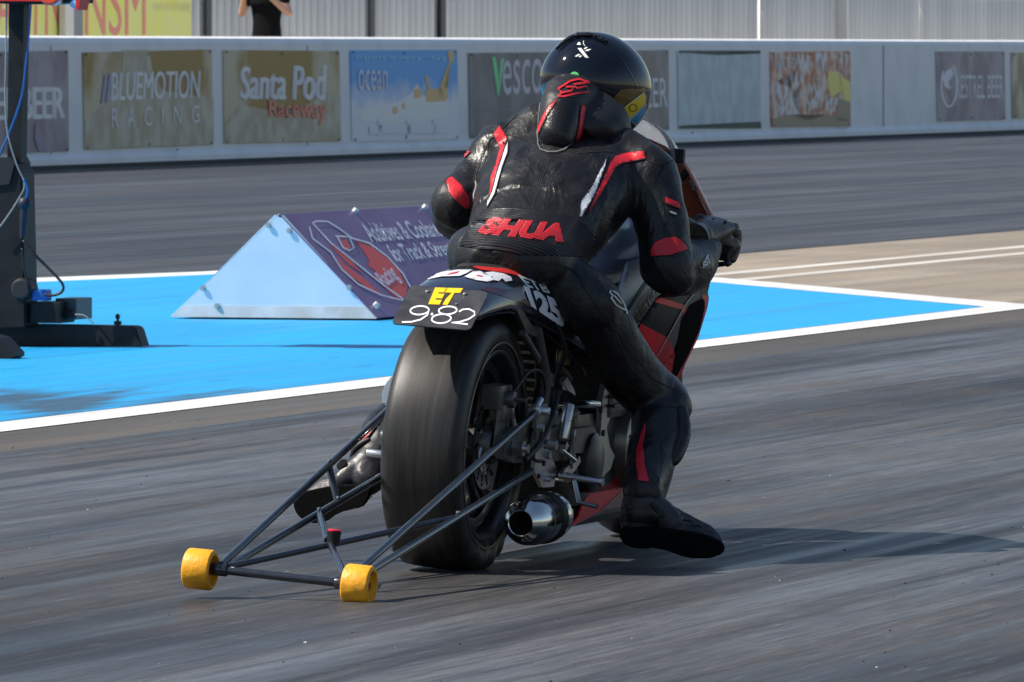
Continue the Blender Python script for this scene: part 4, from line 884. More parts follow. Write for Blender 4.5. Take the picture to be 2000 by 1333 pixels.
# nose cowl and screen
re_ = [B(1300, 286, 1.12), B(1322, 302, 1.12), B(1345, 332, 1.12), B(1372, 385, 1.12), B(1397, 436, 1.13), B(1404, 458, 1.14)]
half = [(p.x, p.z) for p in re_]
def cowl_ring(f, k, dz, push):
    pts = [V((x*k, f, z*1.0-dz)) for x, z in half]
    top = [V((half[0][0]*k*t, f, half[0][1]-dz + push*(1-t*t))) for t in (.75, .5, .25, 0)]
    rr = [V((p.x, p.y, p.z)) for p in pts[::-1]] + top
    return rr + [V((-p.x, p.y, p.z)) for p in rr[-2::-1]]
bm = NB(); grid_ring(bm, [cowl_ring(1.12, 1, 0, .03), cowl_ring(1.2, .97, .015, .03), cowl_ring(1.34, .86, .06, .03), cowl_ring(1.5, .62, .13, .02), cowl_ring(1.6, .32, .2, .01)], False, False)
cow = ob('nose_cowl', bm, mat('cowl_red_brown', (.34, .07, .035), .28, coat=.3), bike, smooth=180); s_ = cow.modifiers.new('s', 'SOLIDIFY'); s_.thickness = .004; bake(cow)
bm = NB(); tube(bm, [p+V((0, -.001, 0)) for p in re_[1:]], .004, 8, 5); ob('cowl_edge', bm, mat('cowl_edge', (.62, .25, .22), .3, coat=.3), cow, smooth=180)
bm = NB(); tube(bm, [B(1345, 332, 1.135), B(1322, 360, 1.135), B(1312, 400, 1.14), B(1330, 440, 1.14)], .010, 10, 5); box(bm, B(1312, 302, 1.10)-V((.01, .0, .02)), B(1312, 302, 1.10)+V((.03, .02, .015)), .003); ob('cowl_stay', bm, blk, cow)
bm = NB()
for x, y in ((1331, 359), (1349, 355), (1354, 369), (1353, 361)):
    q = B(x, y, 1.11); cyl(bm, q, q+V((0, .02, 0)), .0045, 10)
ob('rivets', bm, satin, cow)
bm = NB(); prism(bm, [B(x, y, 1.16) for x, y in ((1322, 330), (1345, 345), (1370, 400), (1395, 445), (1330, 450), (1312, 400))], (0, .006, 0)); ob('inner_panel', bm, mat('cowl_inner', (.36, .08, .035), .35), cow)
def scr(f, hw, top, base): return [V((hw*math.cos(math.pi*i/20), f, base+(top-base)*math.sin(math.pi*i/20)**.8)) for i in range(21)]
bm = NB(); grid_ring(bm, [scr(1.06, .185, 1.085, .955), scr(1.12, .185, 1.075, .95), scr(1.2, .175, 1.05, .94), scr(1.34, .14, .99, .90), scr(1.46, .08, .91, .85)], False, False)
o = ob('windscreen', bm, mat('pale_screen', (.97, .98, 1.0), .18, trans=.92, ior=1.12), bike, smooth=180); s_ = o.modifiers.new('s', 'SOLIDIFY'); s_.thickness = .004; bake(o)
# bars
hc = B(1392, 478, 1.09)
for s in (1, -1):
    bm = NB(); c = V((s*hc.x, hc.y, hc.z-.002)); e = V((s*.08, 1.12, .80))
    tube(bm, [e, c - V((s*.05, 0, 0)), c+V((s*.035, -.015, -.015))], .011, 12); ob('handlebar', bm, darkal, bike, smooth=50)
    bm = NB(); tube(bm, [c - V((s*.05, -.0, 0)), c+V((s*.052, -.012, -.018))], .021, 16); ob('grip', bm, mat('grip_rubber', (.01, .01, .01), .7), bike, smooth=50)
    bm = NB(); tube(bm, [c+V((-s*.06, .055, -.01)), c+V((-s*.01, .085, -.025)), c+V((s*.03, .075, -.045))], [.006, .005, .006], 8, 4); ob('hand_lever', bm, blackm, bike, smooth=180)
bm = NB(); q = B(1421, 515, 1.06); q0 = B(1396, 518, 1.08); tube(bm, [q0, q], [.007, .006], 12); ball(bm, q, .0085); ob('bar_end', bm, blackm, bike, smooth=180)
# wheelie bar
wb = empty('wheelie_bar', Matrix.Identity(4)); wb.parent = bike; FB = -1.26
tubem = mat('bar_black', (.010, .013, .022), .25, coat=.5, c2=(.018, .022, .032), nscale=30)
l0, r0_ = B(420, 1112, FB), B(672, 1140, FB)
rl, rr = B(391, 1112, FB), B(701, 1143, FB)
def rod(name, a, b, r=.0095, m=tubem):
    bm = NB(); tube(bm, [a, a+(b-a)*.5, b], r, 16); return ob(name, bm, m, wb, smooth=50)
axd = (rr-rl).normalized()
rod('axle_tube', l0, r0_, .0098)
bm = NB(); cyl(bm, l0-axd*.012, l0+axd*.03, .0145, 20, bev=.003); cyl(bm, r0_-axd*.02, r0_+axd*.012, .0145, 20, bev=.003); ob('axle_collar', bm, tubem, wb, smooth=40)
UL, LL, UR, LR = (B(432, 1104, FB), B(794, 768, .14)), (B(446, 1108, FB), B(802, 897, .05)), (B(697, 1118, FB), B(1050, 802, .12)), (B(720, 1118, FB), B(1038, 921, .05))
for nm, (a, b) in (('upper_strut', UL), ('lower_strut', LL), ('upper_strut', UR), ('lower_strut', LR)): rod(nm, a, b, .0086)
at = lambda s, t: s[0]*(1-t)+s[1]*t
jr = at(LR, .53); rod('cross_brace', B(452, 1106, FB), jr, .0075)
rod('short_strut', at(UL, .565), at(LL, .585), .008); rod('mid_strut', at(LL, .48), B(640, 1056, -.95), .0085); rod('mid_strut', B(645, 1062, -.95), B(672, 1124, FB), .0085)
bm = NB(); q = B(651, 1063, -.96); cyl(bm, q, q+V((0, 0, .028)), .0135, 20, r2=.0165); ob('button_cup', bm, blk, wb, smooth=40)
bm = NB(); q2 = q+V((0, 0, .0282)); cyl(bm, q2, q2+V((0, 0, .005)), .0150, 20, bev=.002); ob('red_button', bm, mat('button_red', (.55, .01, .03), .4), wb, smooth=40)
bm = NB(); 
for s in (UR,): cyl(bm, at(s, .985), at(s, 1.02), .014, 14, bev=.003)
e_ = UR[1]; cyl(bm, e_-V((.02, 0, 0)), e_+V((.03, 0, 0)), .010, 12, bev=.002); cyl(bm, e_+V((0, -.01, .01)), e_+V((0, .02, .025)), .008, 10); ob('rod_end', bm, satin, wb, smooth=40)
bm = NB()
for st, t in ((UL, .565), (LL, .585), (LL, .48), (LR, .53)): q = at(st, t); cyl(bm, q+V((0, -.006, .012)), q+V((0, .006, .012)), .003, 8)
ob('weld_nubs', bm, satin, wb)
yw = mat('yellow_urethane', (.80, .36, .012), .48, c2=(.30, .13, .02), nscale=16, bump=.4, bscale=90, lo=.56, hi=.78)
for c, s in ((rl, -1), (rr, 1)):
    wr_ = empty('roller', Matrix.Identity(4)); wr_.parent = wb
    bm = NB(); hw = .0315; lathe(bm, [(-hw+.008, .020), (-hw, .030), (-hw, .040), (-hw+.003, .0440), (-hw+.008, .0455), (hw-.008, .0455), (hw-.003, .0440), (hw, .040), (hw, .034), (hw-.012, .030), (hw-.014, .016), (hw-.006, .010), (-hw+.006, .010)], c, axd, 48); ob('roller_tyre', bm, yw, wr_, smooth=30) if False else ob('roller_tyre', bm, yw, wb, smooth=30)
    bpy.data.objects.remove(wr_)
    bm = NB(); cyl(bm, c-axd*.024, c+axd*.024, .0105, 16, bev=.002); ob('bearing', bm, blk, wb)
    bm = NB(); R0 = random.Random(5+s)
    for i in range(9):
        a = R0.uniform(.8, 2.6); d = R0.uniform(-.02, .02)
        # dark scuffs on the tread
    bm.free()
# ================================================================== rider
leather = mat('black_leather', (.006, .006, .0065), .41, c2=(.013, .013, .014), nscale=9, bump=.3, bscale=110, coat=.0, spec=.45, rvar=.06, wrinkle=.30)
leath2 = mat('matt_leather', (.013, .013, .015), .5, bump=.3, bscale=90)
def fold(co):
    x, y, z = co
    wq = noise.noise(V((x*4, y*4, z*4)))*2.0
    a = noise.noise(V((x*15+wq, y*8, z*9+wq))); b = noise.noise(V((x*26, y*20+wq*2, z*26+5)))
    belt_ = .15 if (z > .70 and y < .50 and abs(x) < .2) else 1.0
    torso = 1.0 if (z > .60 and abs(x) < .24) else .75
    return belt_*torso*(.0042*(1-2.4*abs(a)) + .0014*(1-2.4*abs(b)))
bm = NB()
def T(f, z, hw, th, x=0.0, tilt=38, lean=0.0):
    a = math.radians(tilt); nb = V((0, -math.sin(a), math.cos(a)))
    return (V((x, f, z)), V((hw, 0, lean)), nb*th)
loft(bm, [T(.16, .72, .06, .04, .018, 10), T(.20, .722, .11, .06, .016, 15), T(.25, .725, .143, .08, .012, 22), T(.34, .73, .160, .10, .006, 35), T(.42, .74, .155, .10, .004, 40), T(.50, .765, .152, .104, .002, 42), T(.58, .81, .168, .115, 0, 42), T(.66, .86, .186, .122, 0, 40), T(.74, .905, .198, .118, 0, 38), T(.82, .945, .185, .10, 0, 36), T(.90, .985, .12, .085, 0, 40), T(.94, 1.01, .08, .07, 0, 45)], 40, 2.3)
# shoulders, neck
sR, sL = B(1262, 345, .80), B(985, 300, .80)
nk = V((0, .86, 1.00))
caps(bm, [sR, (sR+nk)/2+V((0, 0, .012)), nk], [.075, .075, .085]); caps(bm, [sL, (sL+nk)/2+V((0, 0, .012)), nk], [.072, .075, .085])
caps(bm, [nk, V((.0, .93, 1.06))], [.095, .085])
# right arm
eR, wR = B(1303, 518, .74), B(1374, 488, 1.0)
caps(bm, [sR, B(1290, 425, .77), eR], [.080, .064, .064]); caps(bm, [eR, B(1342, 522, .87), wR], [.066, .066, .044]); ball(bm, B(1312, 533, .74), .058)
# left arm
eL, wL = B(892, 398, .66), B(892, 440, .98)
caps(bm, [sL, B(935, 350, .74), eL], [.078, .062, .064]); caps(bm, [B(1015, 292, .80), B(1060, 262, .84)], [.07, .075]); caps(bm, [eL, B(888, 418, .80), wL], [.062, .056, .040])
# legs
hR, kR, aR = B(1150, 590, .38), B(1286, 786, .62), B(1257, 960, .33)
caps(bm, [B(1090, 545, .35), hR], [.068, .078]); caps(bm, [hR, B(1194, 658, .46), B(1233, 730, .54), kR], [.068, .066, .070, .074]); caps(bm, [kR, B(1283, 855, .52), B(1266, 915, .42), aR], [.068, .064, .056, .048]); ball(bm, B(1302, 796, .60), .060)
hL, kL, aL = B(940, 620, .36), B(872, 790, .62), B(742, 878, .30)
caps(bm, [hL, B(900, 700, .5), kL], [.098, .082, .066]); caps(bm, [kL, B(785, 812, .50), B(744, 846, .38), aL], [.064, .050, .048, .042])
rider = fuse('person', bm, leather, None, BM, .0075, 7, fold)
tag(rider, 'motorcycle rider in black racing leathers with red and white stripes, crouched with feet hanging', 'person')
bs = Surf(BI, bvh=bvh_of(rider))
P2 = lambda pts: crop(pts, 830, 200, 3.3333)
redl, redl2 = mat('red_leather', (.58, .016, .028), .42, bump=.2, bscale=120), None
whl = mat('white_leather', (.62, .64, .68), .4, bump=.1, bscale=120)
thr = mat('stitch_thread', (.004, .004, .004), .7)
def patch(name, pts, m, off=.0022, step=4, parent=rider, surf=None, th=.0015, me=.05):
    if m.name.startswith(('red_l', 'white_l')): lay('stitching', poly2d(stroke(list(pts)+[pts[0]], 1.5)), surf or bs, thr, parent, off=off+.0012, step=4)
    return lay(name, poly2d([pts]), surf or bs, m, parent, off=off, step=step, thick=th, maxe=me)
patch('red_stripe', P2([(445, 210), (485, 155), (538, 235), (522, 300), (478, 430), (455, 520), (440, 580), (418, 640), (412, 630), (428, 560), (430, 490), (465, 400), (488, 300)]), redl)
patch('white_stripe', P2([(545, 250), (540, 330), (505, 430), (478, 530), (458, 600), (405, 692), (413, 630), (440, 585), (457, 520), (480, 430), (524, 300)]), whl)
patch('red_stripe', P2([(1425, 318), (1436, 370), (1275, 405), (1238, 430), (1215, 475), (1150, 590), (1090, 680), (1052, 735), (1098, 620), (1160, 500), (1200, 400), (1232, 352), (1290, 335)]), redl)
patch('white_stripe', P2([(1188, 350), (1172, 420), (1112, 580), (1072, 660), (1017, 752), (1003, 745), (1012, 650), (1080, 560), (1140, 440)]), whl)
patch('elbow_patch', P2([(137, 520), (150, 500), (178, 488), (235, 540), (290, 620), (292, 675), (265, 697), (210, 655), (155, 590)]), redl)
patch('shoulder_patch', P2([(243, 335), (262, 305), (300, 325), (262, 366)]), redl)
patch('elbow_patch', P2([(1470, 965), (1495, 912), (1560, 882), (1630, 878), (1690, 918), (1710, 960), (1600, 998), (1475, 1006)]), redl)
patch('sleeve_patch', P2([(1558, 612), (1658, 660), (1658, 700), (1558, 655)]), redl)
patch('sleeve_mark', P2([(1575, 708), (1610, 712), (1640, 728), (1632, 738), (1600, 728)]), whl)
patch('calf_stripe', P6([(655, 258), (658, 330), (638, 440), (652, 590), (677, 692), (600, 686), (583, 560), (590, 460), (625, 340)]), redl)
lay('thigh_mark', poly2d(stroke(P5([(362, 345), (352, 362), (375, 385), (362, 402), (400, 455), (440, 480), (470, 495)]), 2.6) + stroke(P5([(375, 350), (412, 372), (455, 440), (478, 500), (482, 525)]), 2.4) + stroke(P5([(385, 385), (420, 425), (440, 445)]), 2.2)), bs, whl, rider, off=.003, step=3)
lay('cuff_lettering', text2d('RST', [tuple(q) for q in P5([(1060, 130), (1100, 70), (1122, 130), (1062, 175)])], bold=.03), bs, whl, rider, off=.004, step=3)
# ribbed waist
rib = bpy.data.materials.new('ribbed_stretch'); rib.use_nodes = True; N = rib.node_tree; p = N.nodes['Principled BSDF']
p.inputs['Base Color'].default_value = (.011, .011, .012, 1); p.inputs['Roughness'].default_value = .38
tc = N.nodes.new('ShaderNodeTexCoord'); wv = N.nodes.new('ShaderNodeTexWave'); wv.bands_direction = 'Z'; wv.inputs['Scale'].default_value = 36; wv.inputs['Distortion'].default_value = 1.2; wv.inputs['Detail Scale'].default_value = .6
mp_ = N.nodes.new('ShaderNodeMapping'); mp_.inputs['Rotation'].default_value = (math.radians(32), math.radians(-1), 0); N.links.new(tc.outputs['Object'], mp_.inputs[0]); N.links.new(mp_.outputs[0], wv.inputs['Vector'])
bp_ = N.nodes.new('ShaderNodeBump'); bp_.inputs['Strength'].default_value = 1; bp_.inputs['Distance'].default_value = .006; N.links.new(wv.outputs[0], bp_.inputs['Height']); N.links.new(bp_.outputs[0], p.inputs['Normal'])
def ribbed(nm, c):
    m = rib.copy(); m.name = nm; m.node_tree.nodes['Principled BSDF'].inputs['Base Color'].default_value = (*c, 1); return m
belt = patch('waist_panel', P2([(385, 705), (500, 698), (650, 700), (800, 715), (930, 745), (1030, 780), (1090, 850), (1140, 930), (1150, 985), (1130, 1010), (1000, 1008), (800, 1000), (620, 992), (500, 985), (400, 965), (225, 935), (250, 890), (300, 800), (350, 740)]), rib, off=.002, step=5, th=.002)
lay('lettering', text2d('SHUA', [tuple(q) for q in P2([(392, 752), (905, 800), (900, 922), (338, 862)])], bold=.07, shear=.25), bs, ribbed('ribbed_red', (.62, .02, .03)), rider, off=.0038, step=3, thick=.001)
pip = mat('piping', (.05, .05, .055), .4)
def seam(pts, wd=1.2, m=None, off=.0025): lay('seam', poly2d(stroke(pts, wd)), bs, m or pip, rider, off=off, step=5)
sm_ = mat('seam_dark', (.003, .003, .003), .7)
seam(P2([(800, 340), (775, 430), (730, 560), (700, 640), (690, 700)]), 1.4, sm_, .0012)
seam(P2([(812, 340), (787, 430), (742, 560), (712, 640), (700, 700)]), .7, pip)
seam(P2([(190, 1085), (215, 1045), (260, 1015), (400, 1018), (570, 1050), (575, 995)]), 2.2, sm_, .0025)
seam(P2([(575, 1060), (700, 1045), (850, 1055), (960, 1085), (1010, 1150)]), 1.6, sm_, .0025)
seam(P5([(0, 170), (70, 190), (125, 240), (140, 290), (230, 430), (330, 590), (430, 690), (480, 790), (590, 900), (680, 1020), (760, 1060), (860, 1110)]), 1.6, sm_)
seam(P5([(0, 95), (150, 110), (300, 140), (345, 180)]), 1.2, pip)
seam(P6([(740, 690), (770, 560), (760, 420), (880, 290), (890, 190), (860, 165), (700, 160)]), 1.4, sm_)
seam(P2([(390, 600), (350, 560), (330, 480), (370, 350), (430, 230), (560, 120), (600, 80)]), 1.6, sm_)
seam(P2([(1545, 1000), (1560, 860), (1550, 700), (1500, 520), (1560, 400), (1620, 380)]), 1.6, sm_)
# zips and cuffs as small collars at the ankles and knee
bm = NB(); tube(bm, [B(1330, 800, .56), B(1334, 845, .52), B(1318, 893, .46), B(1306, 905, .44)], [.016, .020, .018, .010], 12, 4); ob('knee_slider', bm, leather, rider, smooth=180)
# aero hump
PH = lambda pts: crop(pts, 1000, 50, 4.937)
bm = NB()
def hp(px, py, f): return B(px, py, f)
loft(bm, [(B(1084, 288, .655), V((.020, 0, 0)), V((0, -.010, .012))), (B(1084, 280, .665), V((.040, 0, -.003)), V((0, -.026, .028))), (B(1092, 250, .70), V((.050, 0, -.003)), V((0, -.040, .038))), (B(1100, 215, .745), V((.055, 0, -.003)), V((0, -.045, .042))), (B(1112, 188, .79), V((.062, 0, -.004)), V((0, -.040, .040))), (B(1125, 172, .83), V((.060, 0, -.004)), V((0, -.026, .034))), (B(1132, 172, .86), V((.045, 0, -.004)), V((0, -.01, .022)))], 36, 2.3)
loft(bm, [(B(1120, 262, .74), V((.05, 0, -.01)), V((0, -.04, .03))), (B(1140, 250, .78), V((.085, 0, -.02)), V((0, -.05, .045))), (B(1155, 232, .83), V((.098, 0, -.03)), V((0, -.05, .055))), (B(1162, 212, .87), V((.095, 0, -.03)), V((0, -.04, .055))), (B(1165, 205, .92), V((.08, 0, -.02)), V((0, -.02, .04)))], 36, 2.2)
hump = fuse('aero_hump', bm, leath2, rider, None, .005, 8); hs = Surf(BI, bvh=bvh_of(hump, rider))
hs2 = Surf(BI, bvh=bvh_of(hump))
capm = mat('hump_leather', (.008, .008, .009), .30, bump=.25, bscale=160)
patch('hump_cap', PH([(262, 1090), (258, 1060), (345, 885), (400, 795), (448, 716), (500, 708), (560, 712), (620, 730), (652, 762), (630, 950), (600, 1115), (560, 1140), (480, 1185), (400, 1212), (320, 1212), (282, 1190)]), capm, .002, 4, hump, hs2, .003)
patch('red_stripe', PH([(253, 1050), (262, 980), (300, 880), (360, 780), (446, 710), (400, 792), (340, 885), (268, 1052)]), redl, .004, 4, hump, hs2)
patch('red_stripe', PH([(655, 758), (702, 785), (705, 830), (692, 905), (662, 1060), (600, 1118), (630, 950)]), redl, .004, 4, hump, hs2)
lay('piping', poly2d(stroke(PH([(270, 760), (252, 900), (243, 1060), (250, 1150), (275, 1205), (340, 1228), (420, 1228), (500, 1205), (600, 1140)]), 2.0)), hs, mat('piping_grey', (.16, .16, .17), .35), hump, off=.004, step=4)
lay('emblem', poly2d(stroke(PH([(740, 555), (640, 525), (560, 545), (445, 620), (480, 655), (560, 640), (600, 600), (520, 600)]), 3.4) + stroke(PH([(740, 555), (590, 575), (620, 612), (710, 592), (740, 642), (600, 665), (500, 690), (440, 688), (480, 655)]), 3.4)), hs2, redl, hump, off=.003, step=3)
# helmet
HC = B(1160, 170, .955); yaw = math.radians(-24); HMr = Matrix.Rotation(yaw, 3, 'Z') @ Matrix.Rotation(math.radians(-12), 3, 'X') @ Matrix.Rotation(math.radians(5), 3, 'Y')
bm = NB(); bmesh.ops.create_uvsphere(bm, u_segments=72, v_segments=48, radius=1)
for v in bm.verts:
    x, y, z = v.co
    px_, py_, pz_ = x*.1245, y*(.150 if y < 0 else .165), z*.134
    if z < 0:
        k = 1-.22*(-z)**1.6; px_ *= k
        if y > 0: py_ += .012*(-z)
        else: py_ *= 1-.18*(-z)
    pz_ = max(pz_, -.112) - .004*min(1, max(0, -z-.8)*5)
    if y > .2 and -.25 < z < .30 : pass
    v.co = HMr @ V((px_, py_, pz_)) + HC
hel = ob('helmet', bm, mat('helmet_black', (.004, .006, .012), .05, coat=.15, c2=(.008, .011, .019), nscale=3), rider, smooth=180)
hb_ = Surf(BI, bvh=bvh_of(hel))
wd = mat('white_decal', (.72, .72, .70), .35); 
lay('white_cross_mark', poly2d([PH([(632, 222), (668, 220), (742, 316), (705, 312)]), PH([(605, 300), (640, 278), (662, 282), (622, 305)]), PH([(640, 305), (660, 292), (680, 294), (658, 310)]), PH([(690, 228), (712, 210), (730, 214), (705, 234)]), PH([(700, 250), (725, 232), (765, 230), (735, 250)]), PH([(625, 190), (640, 165), (655, 165), (665, 190), (652, 190)])]), hb_, wd, hel, off=.001, step=3)
lay('white_cross_mark', poly2d(stroke(PH([(690, 150), (688, 180), (704, 200)]), 1.2)), hb_, wd, hel, off=.001, step=3)
lay('sticker', poly2d([dot(*PH([(603, 482)])[0], 8.5, 7)]), hb_, mat('green_dot', (.12, .62, .18), .4), hel, off=.0012, step=3)
lay('sticker', poly2d([dot(*PH([(488, 545)])[0], 7.5, 5)]), hb_, mat('orange_dot', (.75, .38, .03), .4), hel, off=.0012, step=3)
lay('visor', poly2d([PH([(985, 690), (1040, 625), (1120, 610), (1210, 615), (1280, 600), (1296, 690), (1290, 830), (1240, 905), (1130, 895), (1060, 840), (1000, 760)])]), hb_, mat('visor_reflection', (.14, .075, .005), .08, coat=1.0), hel, off=.0012, step=4)  # brown reflection on the visor painted in as its colour
lay('blue_sticker', poly2d([PH([(1130, 902), (1282, 762), (1278, 850), (1180, 955)])]), hb_, mat('sky_sticker', (.010, .32, .66), .3, coat=.5), hel, off=.0024, step=4)
lay('yellow_sticker', poly2d([PH([(1066, 830), (1065, 805), (1095, 772), (1265, 645), (1282, 690), (1282, 750), (1134, 900), (1085, 868)])]), hb_, mat('yellow_sticker', (.80, .58, .008), .3, coat=.5), hel, off=.0024, step=4)
lay('sticker_edge', poly2d(stroke(PH([(1134, 902), (1085, 868), (1066, 830), (1068, 800), (1100, 768), (1265, 645), (1282, 690)]), 1.3) + stroke(PH([(1134, 900), (1285, 755)]), 1.3) + stroke(PH([(1134, 902), (1180, 956), (1280, 852)]), 1.1)), hb_, wd, hel, off=.0034, step=4)
lay('emblem_ring', poly2d(stroke(PH(arc(1160, 790, 36, 34, 0, 360, 16)), 1.6)), hb_, mat('olive_ring', (.22, .15, .01), .4), hel, off=.0036, step=3)
patch('spoiler', PH([(440, 245), (500, 190), (548, 158), (600, 130), (660, 116), (780, 118), (860, 140), (920, 180), (900, 168), (820, 122), (740, 98), (640, 100), (560, 135), (500, 180)]), mat('spoiler_black', (.006, .006, .008), .25, coat=.6), .006, 4, hel, hb_, .008)
lay('shell_ridge', poly2d(stroke(PH([(1050, 308), (1100, 400), (1150, 480), (1190, 560), (1225, 660)]), [.4, 1.1, 1.4, 1.1, .3])), hb_, mat('ridge_grey', (.10, .10, .11), .15, coat=.8), hel, off=.0015, step=4)
bm = NB(); c = HC + HMr @ V((0, .01, -.10)); ball(bm, c, .085, (1, 1.1, .5)); ob('helmet_lining', bm, blk, hel, smooth=180)
# boots
bootm = mat('boot_leather', (.016, .0165, .020), .48, c2=(.026, .026, .030), nscale=8, bump=.4, bscale=60, rvar=.08); solem = mat('boot_sole', (.004, .004, .0045), .9, bump=.3, bscale=80, spec=.08)
def boot(shaft, foot, sole, fs_, dv_, name='boot'):
    bm = NB(); 
    for pts, rads in shaft: caps(bm, pts, rads)
    loft(bm, foot, 24, 2.3)
    b = fuse(name, bm, bootm, rider, None, .005, 5, lambda co: .0016*(1-2.4*abs(noise.noise(co*30))))
    bm = NB(); pts = [B(x, y, f) for (x, y), f in zip(sole, fs_)]; prism(bm, pts, dv_)
    bmesh.ops.bevel(bm, geom=bm.edges[:], offset=.004, segments=2, affect='EDGES'); ob('boot_sole', bm, solem, b, smooth=50)
    return b
up = V((0, .035, .012))
foot = [(B(1228, 1035, .33), V((0, .04, .030)), V((.022, 0, .0))), (B(1245, 1025, .33), V((0, .046, .042)), V((.034, 0, .0))), (B(1290, 1022, .335), V((0, .045, .044)), V((.02, 0, .01))), (B(1335, 1040, .35), V((0, .045, .034)), V((.02, 0, .01))), (B(1372, 1054, .36), V((0, .042, .032)), V((.02, 0, .005))), (B(1396, 1064, .37), V((0, .034, .024)), V((.012, 0, 0))), (B(1408, 1070, .37), V((0, .018, .012)), V((.006, 0, 0)))]
boot([([B(1256, 985, .33), B(1252, 1000, .33), B(1248, 1018, .33)], [.050, .050, .046]), ([B(1257, 985, .33), B(1310, 1020, .34)], [.048, .032])], foot,
     [(1209, 1042), (1214, 1030), (1240, 1026), (1275, 1033), (1300, 1040), (1340, 1040), (1375, 1047), (1402, 1058), (1413, 1070), (1409, 1084), (1385, 1092), (1350, 1092), (1325, 1086), (1300, 1072), (1280, 1068), (1266, 1073), (1240, 1072), (1222, 1066), (1211, 1056)],
     [.285]*19, (0, .022, .004))
C7 = lambda pts: crop(pts, 560, 780, 4.762)
footL = [(B(722, 955, .24), V((0, .035, .03)), V((.02, 0, 0))), (B(708, 952, .24), V((0, .038, .042)), V((.03, 0, 0))), (B(672, 945, .235), V((0, .035, .044)), V((.02, 0, .0))), (B(632, 962, .225), V((0, .032, .040)), V((.02, 0, .0))), (B(600, 980, .215), V((0, .028, .034)), V((.02, 0, 0))), (B(581, 988, .21), V((0, .015, .016)), V((.008, 0, 0)))]
bl = boot([([B(745, 868, .30), B(730, 905, .28), B(718, 935, .25)], [.046, .046, .042]), ([B(722, 905, .27), B(672, 940, .24)], [.042, .032])], footL,
     C7([(55, 950), (70, 915), (130, 870), (240, 850), (360, 825), (500, 798), (600, 805), (700, 800), (790, 820), (760, 920), (720, 990), (690, 1010), (600, 1028), (520, 1030), (450, 1080), (370, 1140), (270, 1160), (190, 1148), (110, 1100), (65, 1030)]),
     [.185]*20, (0, .018, .003))
bm = NB(); prism(bm, [B(x, y, .22) for x, y in C7([(450, 625), (510, 555), (565, 605), (490, 672)])], (0, .03, 0)); bmesh.ops.bevel(bm, geom=bm.edges[:], offset=.003, segments=2, affect='EDGES'); ob('boot_strap', bm, blk, bl)
bm = NB(); tube(bm, [B(x, y, .26) for x, y in C7([(600, 540), (640, 460), (720, 400), (780, 370)])], [.005, .008, .008, .005], 12, 3); ob('boot_buckle', bm, blk, bl, smooth=180)
# gloves: palm, four curled fingers and a thumb round the grip
glm = mat('glove_leather', (.040, .035, .029), .34, c2=(.13, .112, .088), nscale=22, bump=.35, bscale=120, coat=.15)
def glove(s, c):
    X = V((s, 0, 0))
    def P(a, b, d): return c + V((s*a, b, d))*1.22
    bm = NB(); wr = P(-.012, -.085, .012)
    loft(bm, [(wr+V((0, -.02, 0)), V((.040, 0, 0)), V((0, .012, .036))), (wr, V((.040, 0, 0)), V((0, .012, .031))), (P(-.004, -.045, .026), V((.048, 0, -.004*s)), V((0, .007, .025))), (P(-.002, -.005, .036), V((.056, 0, -.006*s)), V((0, .007, .021))), (P(0, .018, .034), V((.053, 0, -.006*s)), V((0, .005, .017)))], 24, 2.4)
    ball(bm, P(.002, .004, .012), .030, (1.5, .95, 1.05)); caps(bm, [P(-.03, .02, .0), P(.035, .015, -.004)], [.024, .022])
    g = fuse('glove', bm, glm, rider, None, .0035, 3)
    for i, (ln, rd) in enumerate(((.92, .0137), (1.0, .0140), (.96, .0134), (.82, .0122))):
        a = -.036 + .0245*i; dz = -.0025*i*1.5; bm = NB()
        caps(bm, [P(a, .008, .040+dz), P(a, .030*ln+.004, .038+dz), P(a+.001, .040*ln+.004, .018+dz), P(a+.001, .036*ln, -.004+dz), P(a, .016, -.020+dz)], [rd*1.12, rd*1.05, rd, rd*.95, rd*.82], 12, 3)
        ball(bm, P(a, .010, .046+dz), rd*1.05, (1, 1, .8), 12)
        ob('finger', bm, glm, g, smooth=180)
    bm = NB(); caps(bm, [P(-.040, -.045, .012), P(-.056, -.018, .002), P(-.052, .010, -.012), P(-.036, .022, -.020)], [.018, .016, .015, .012], 12, 3); ob('thumb', bm, glm, g, smooth=180)
    for i in range(3):
        bm = NB(); a = -.024+.0245*i; tube(bm, [P(a, .012, .050-.004*i), P(a+.002, -.03, .050-.003*i)], [.0065, .003], 8); ob('knuckle_guard', bm, mat('guard_black', (.01, .01, .011), .25, coat=.3), g, smooth=180)
    bm = NB(); tube(bm, [wr+V((0, -.035, -.004)), wr+V((0, -.01, 0)), wr+V((0, .012, .002))], [.039, .038, .034], 24); ob('cuff', bm, glm, g, smooth=60)
    return g
gc = B(1394, 474, 1.08); gr_ = glove(1, gc); glove(-1, V((-gc.x, gc.y, gc.z)))
bm = NB(); q = B(1331, 430, .93); cyl(bm, q, q+V((0.004, -.012, .004)), .013, 20, bev=.003); ob('glove_badge', bm, mat('badge_red', (.55, .05, .04), .35), gr_, smooth=40)
bm = NB(); tube(bm, [B(1322, 428, .95), B(1334, 436, .96), B(1352, 452, .99)], [.012, .020, .026], 14, 4); ob('cuff_strap', bm, glm, gr_, smooth=180)
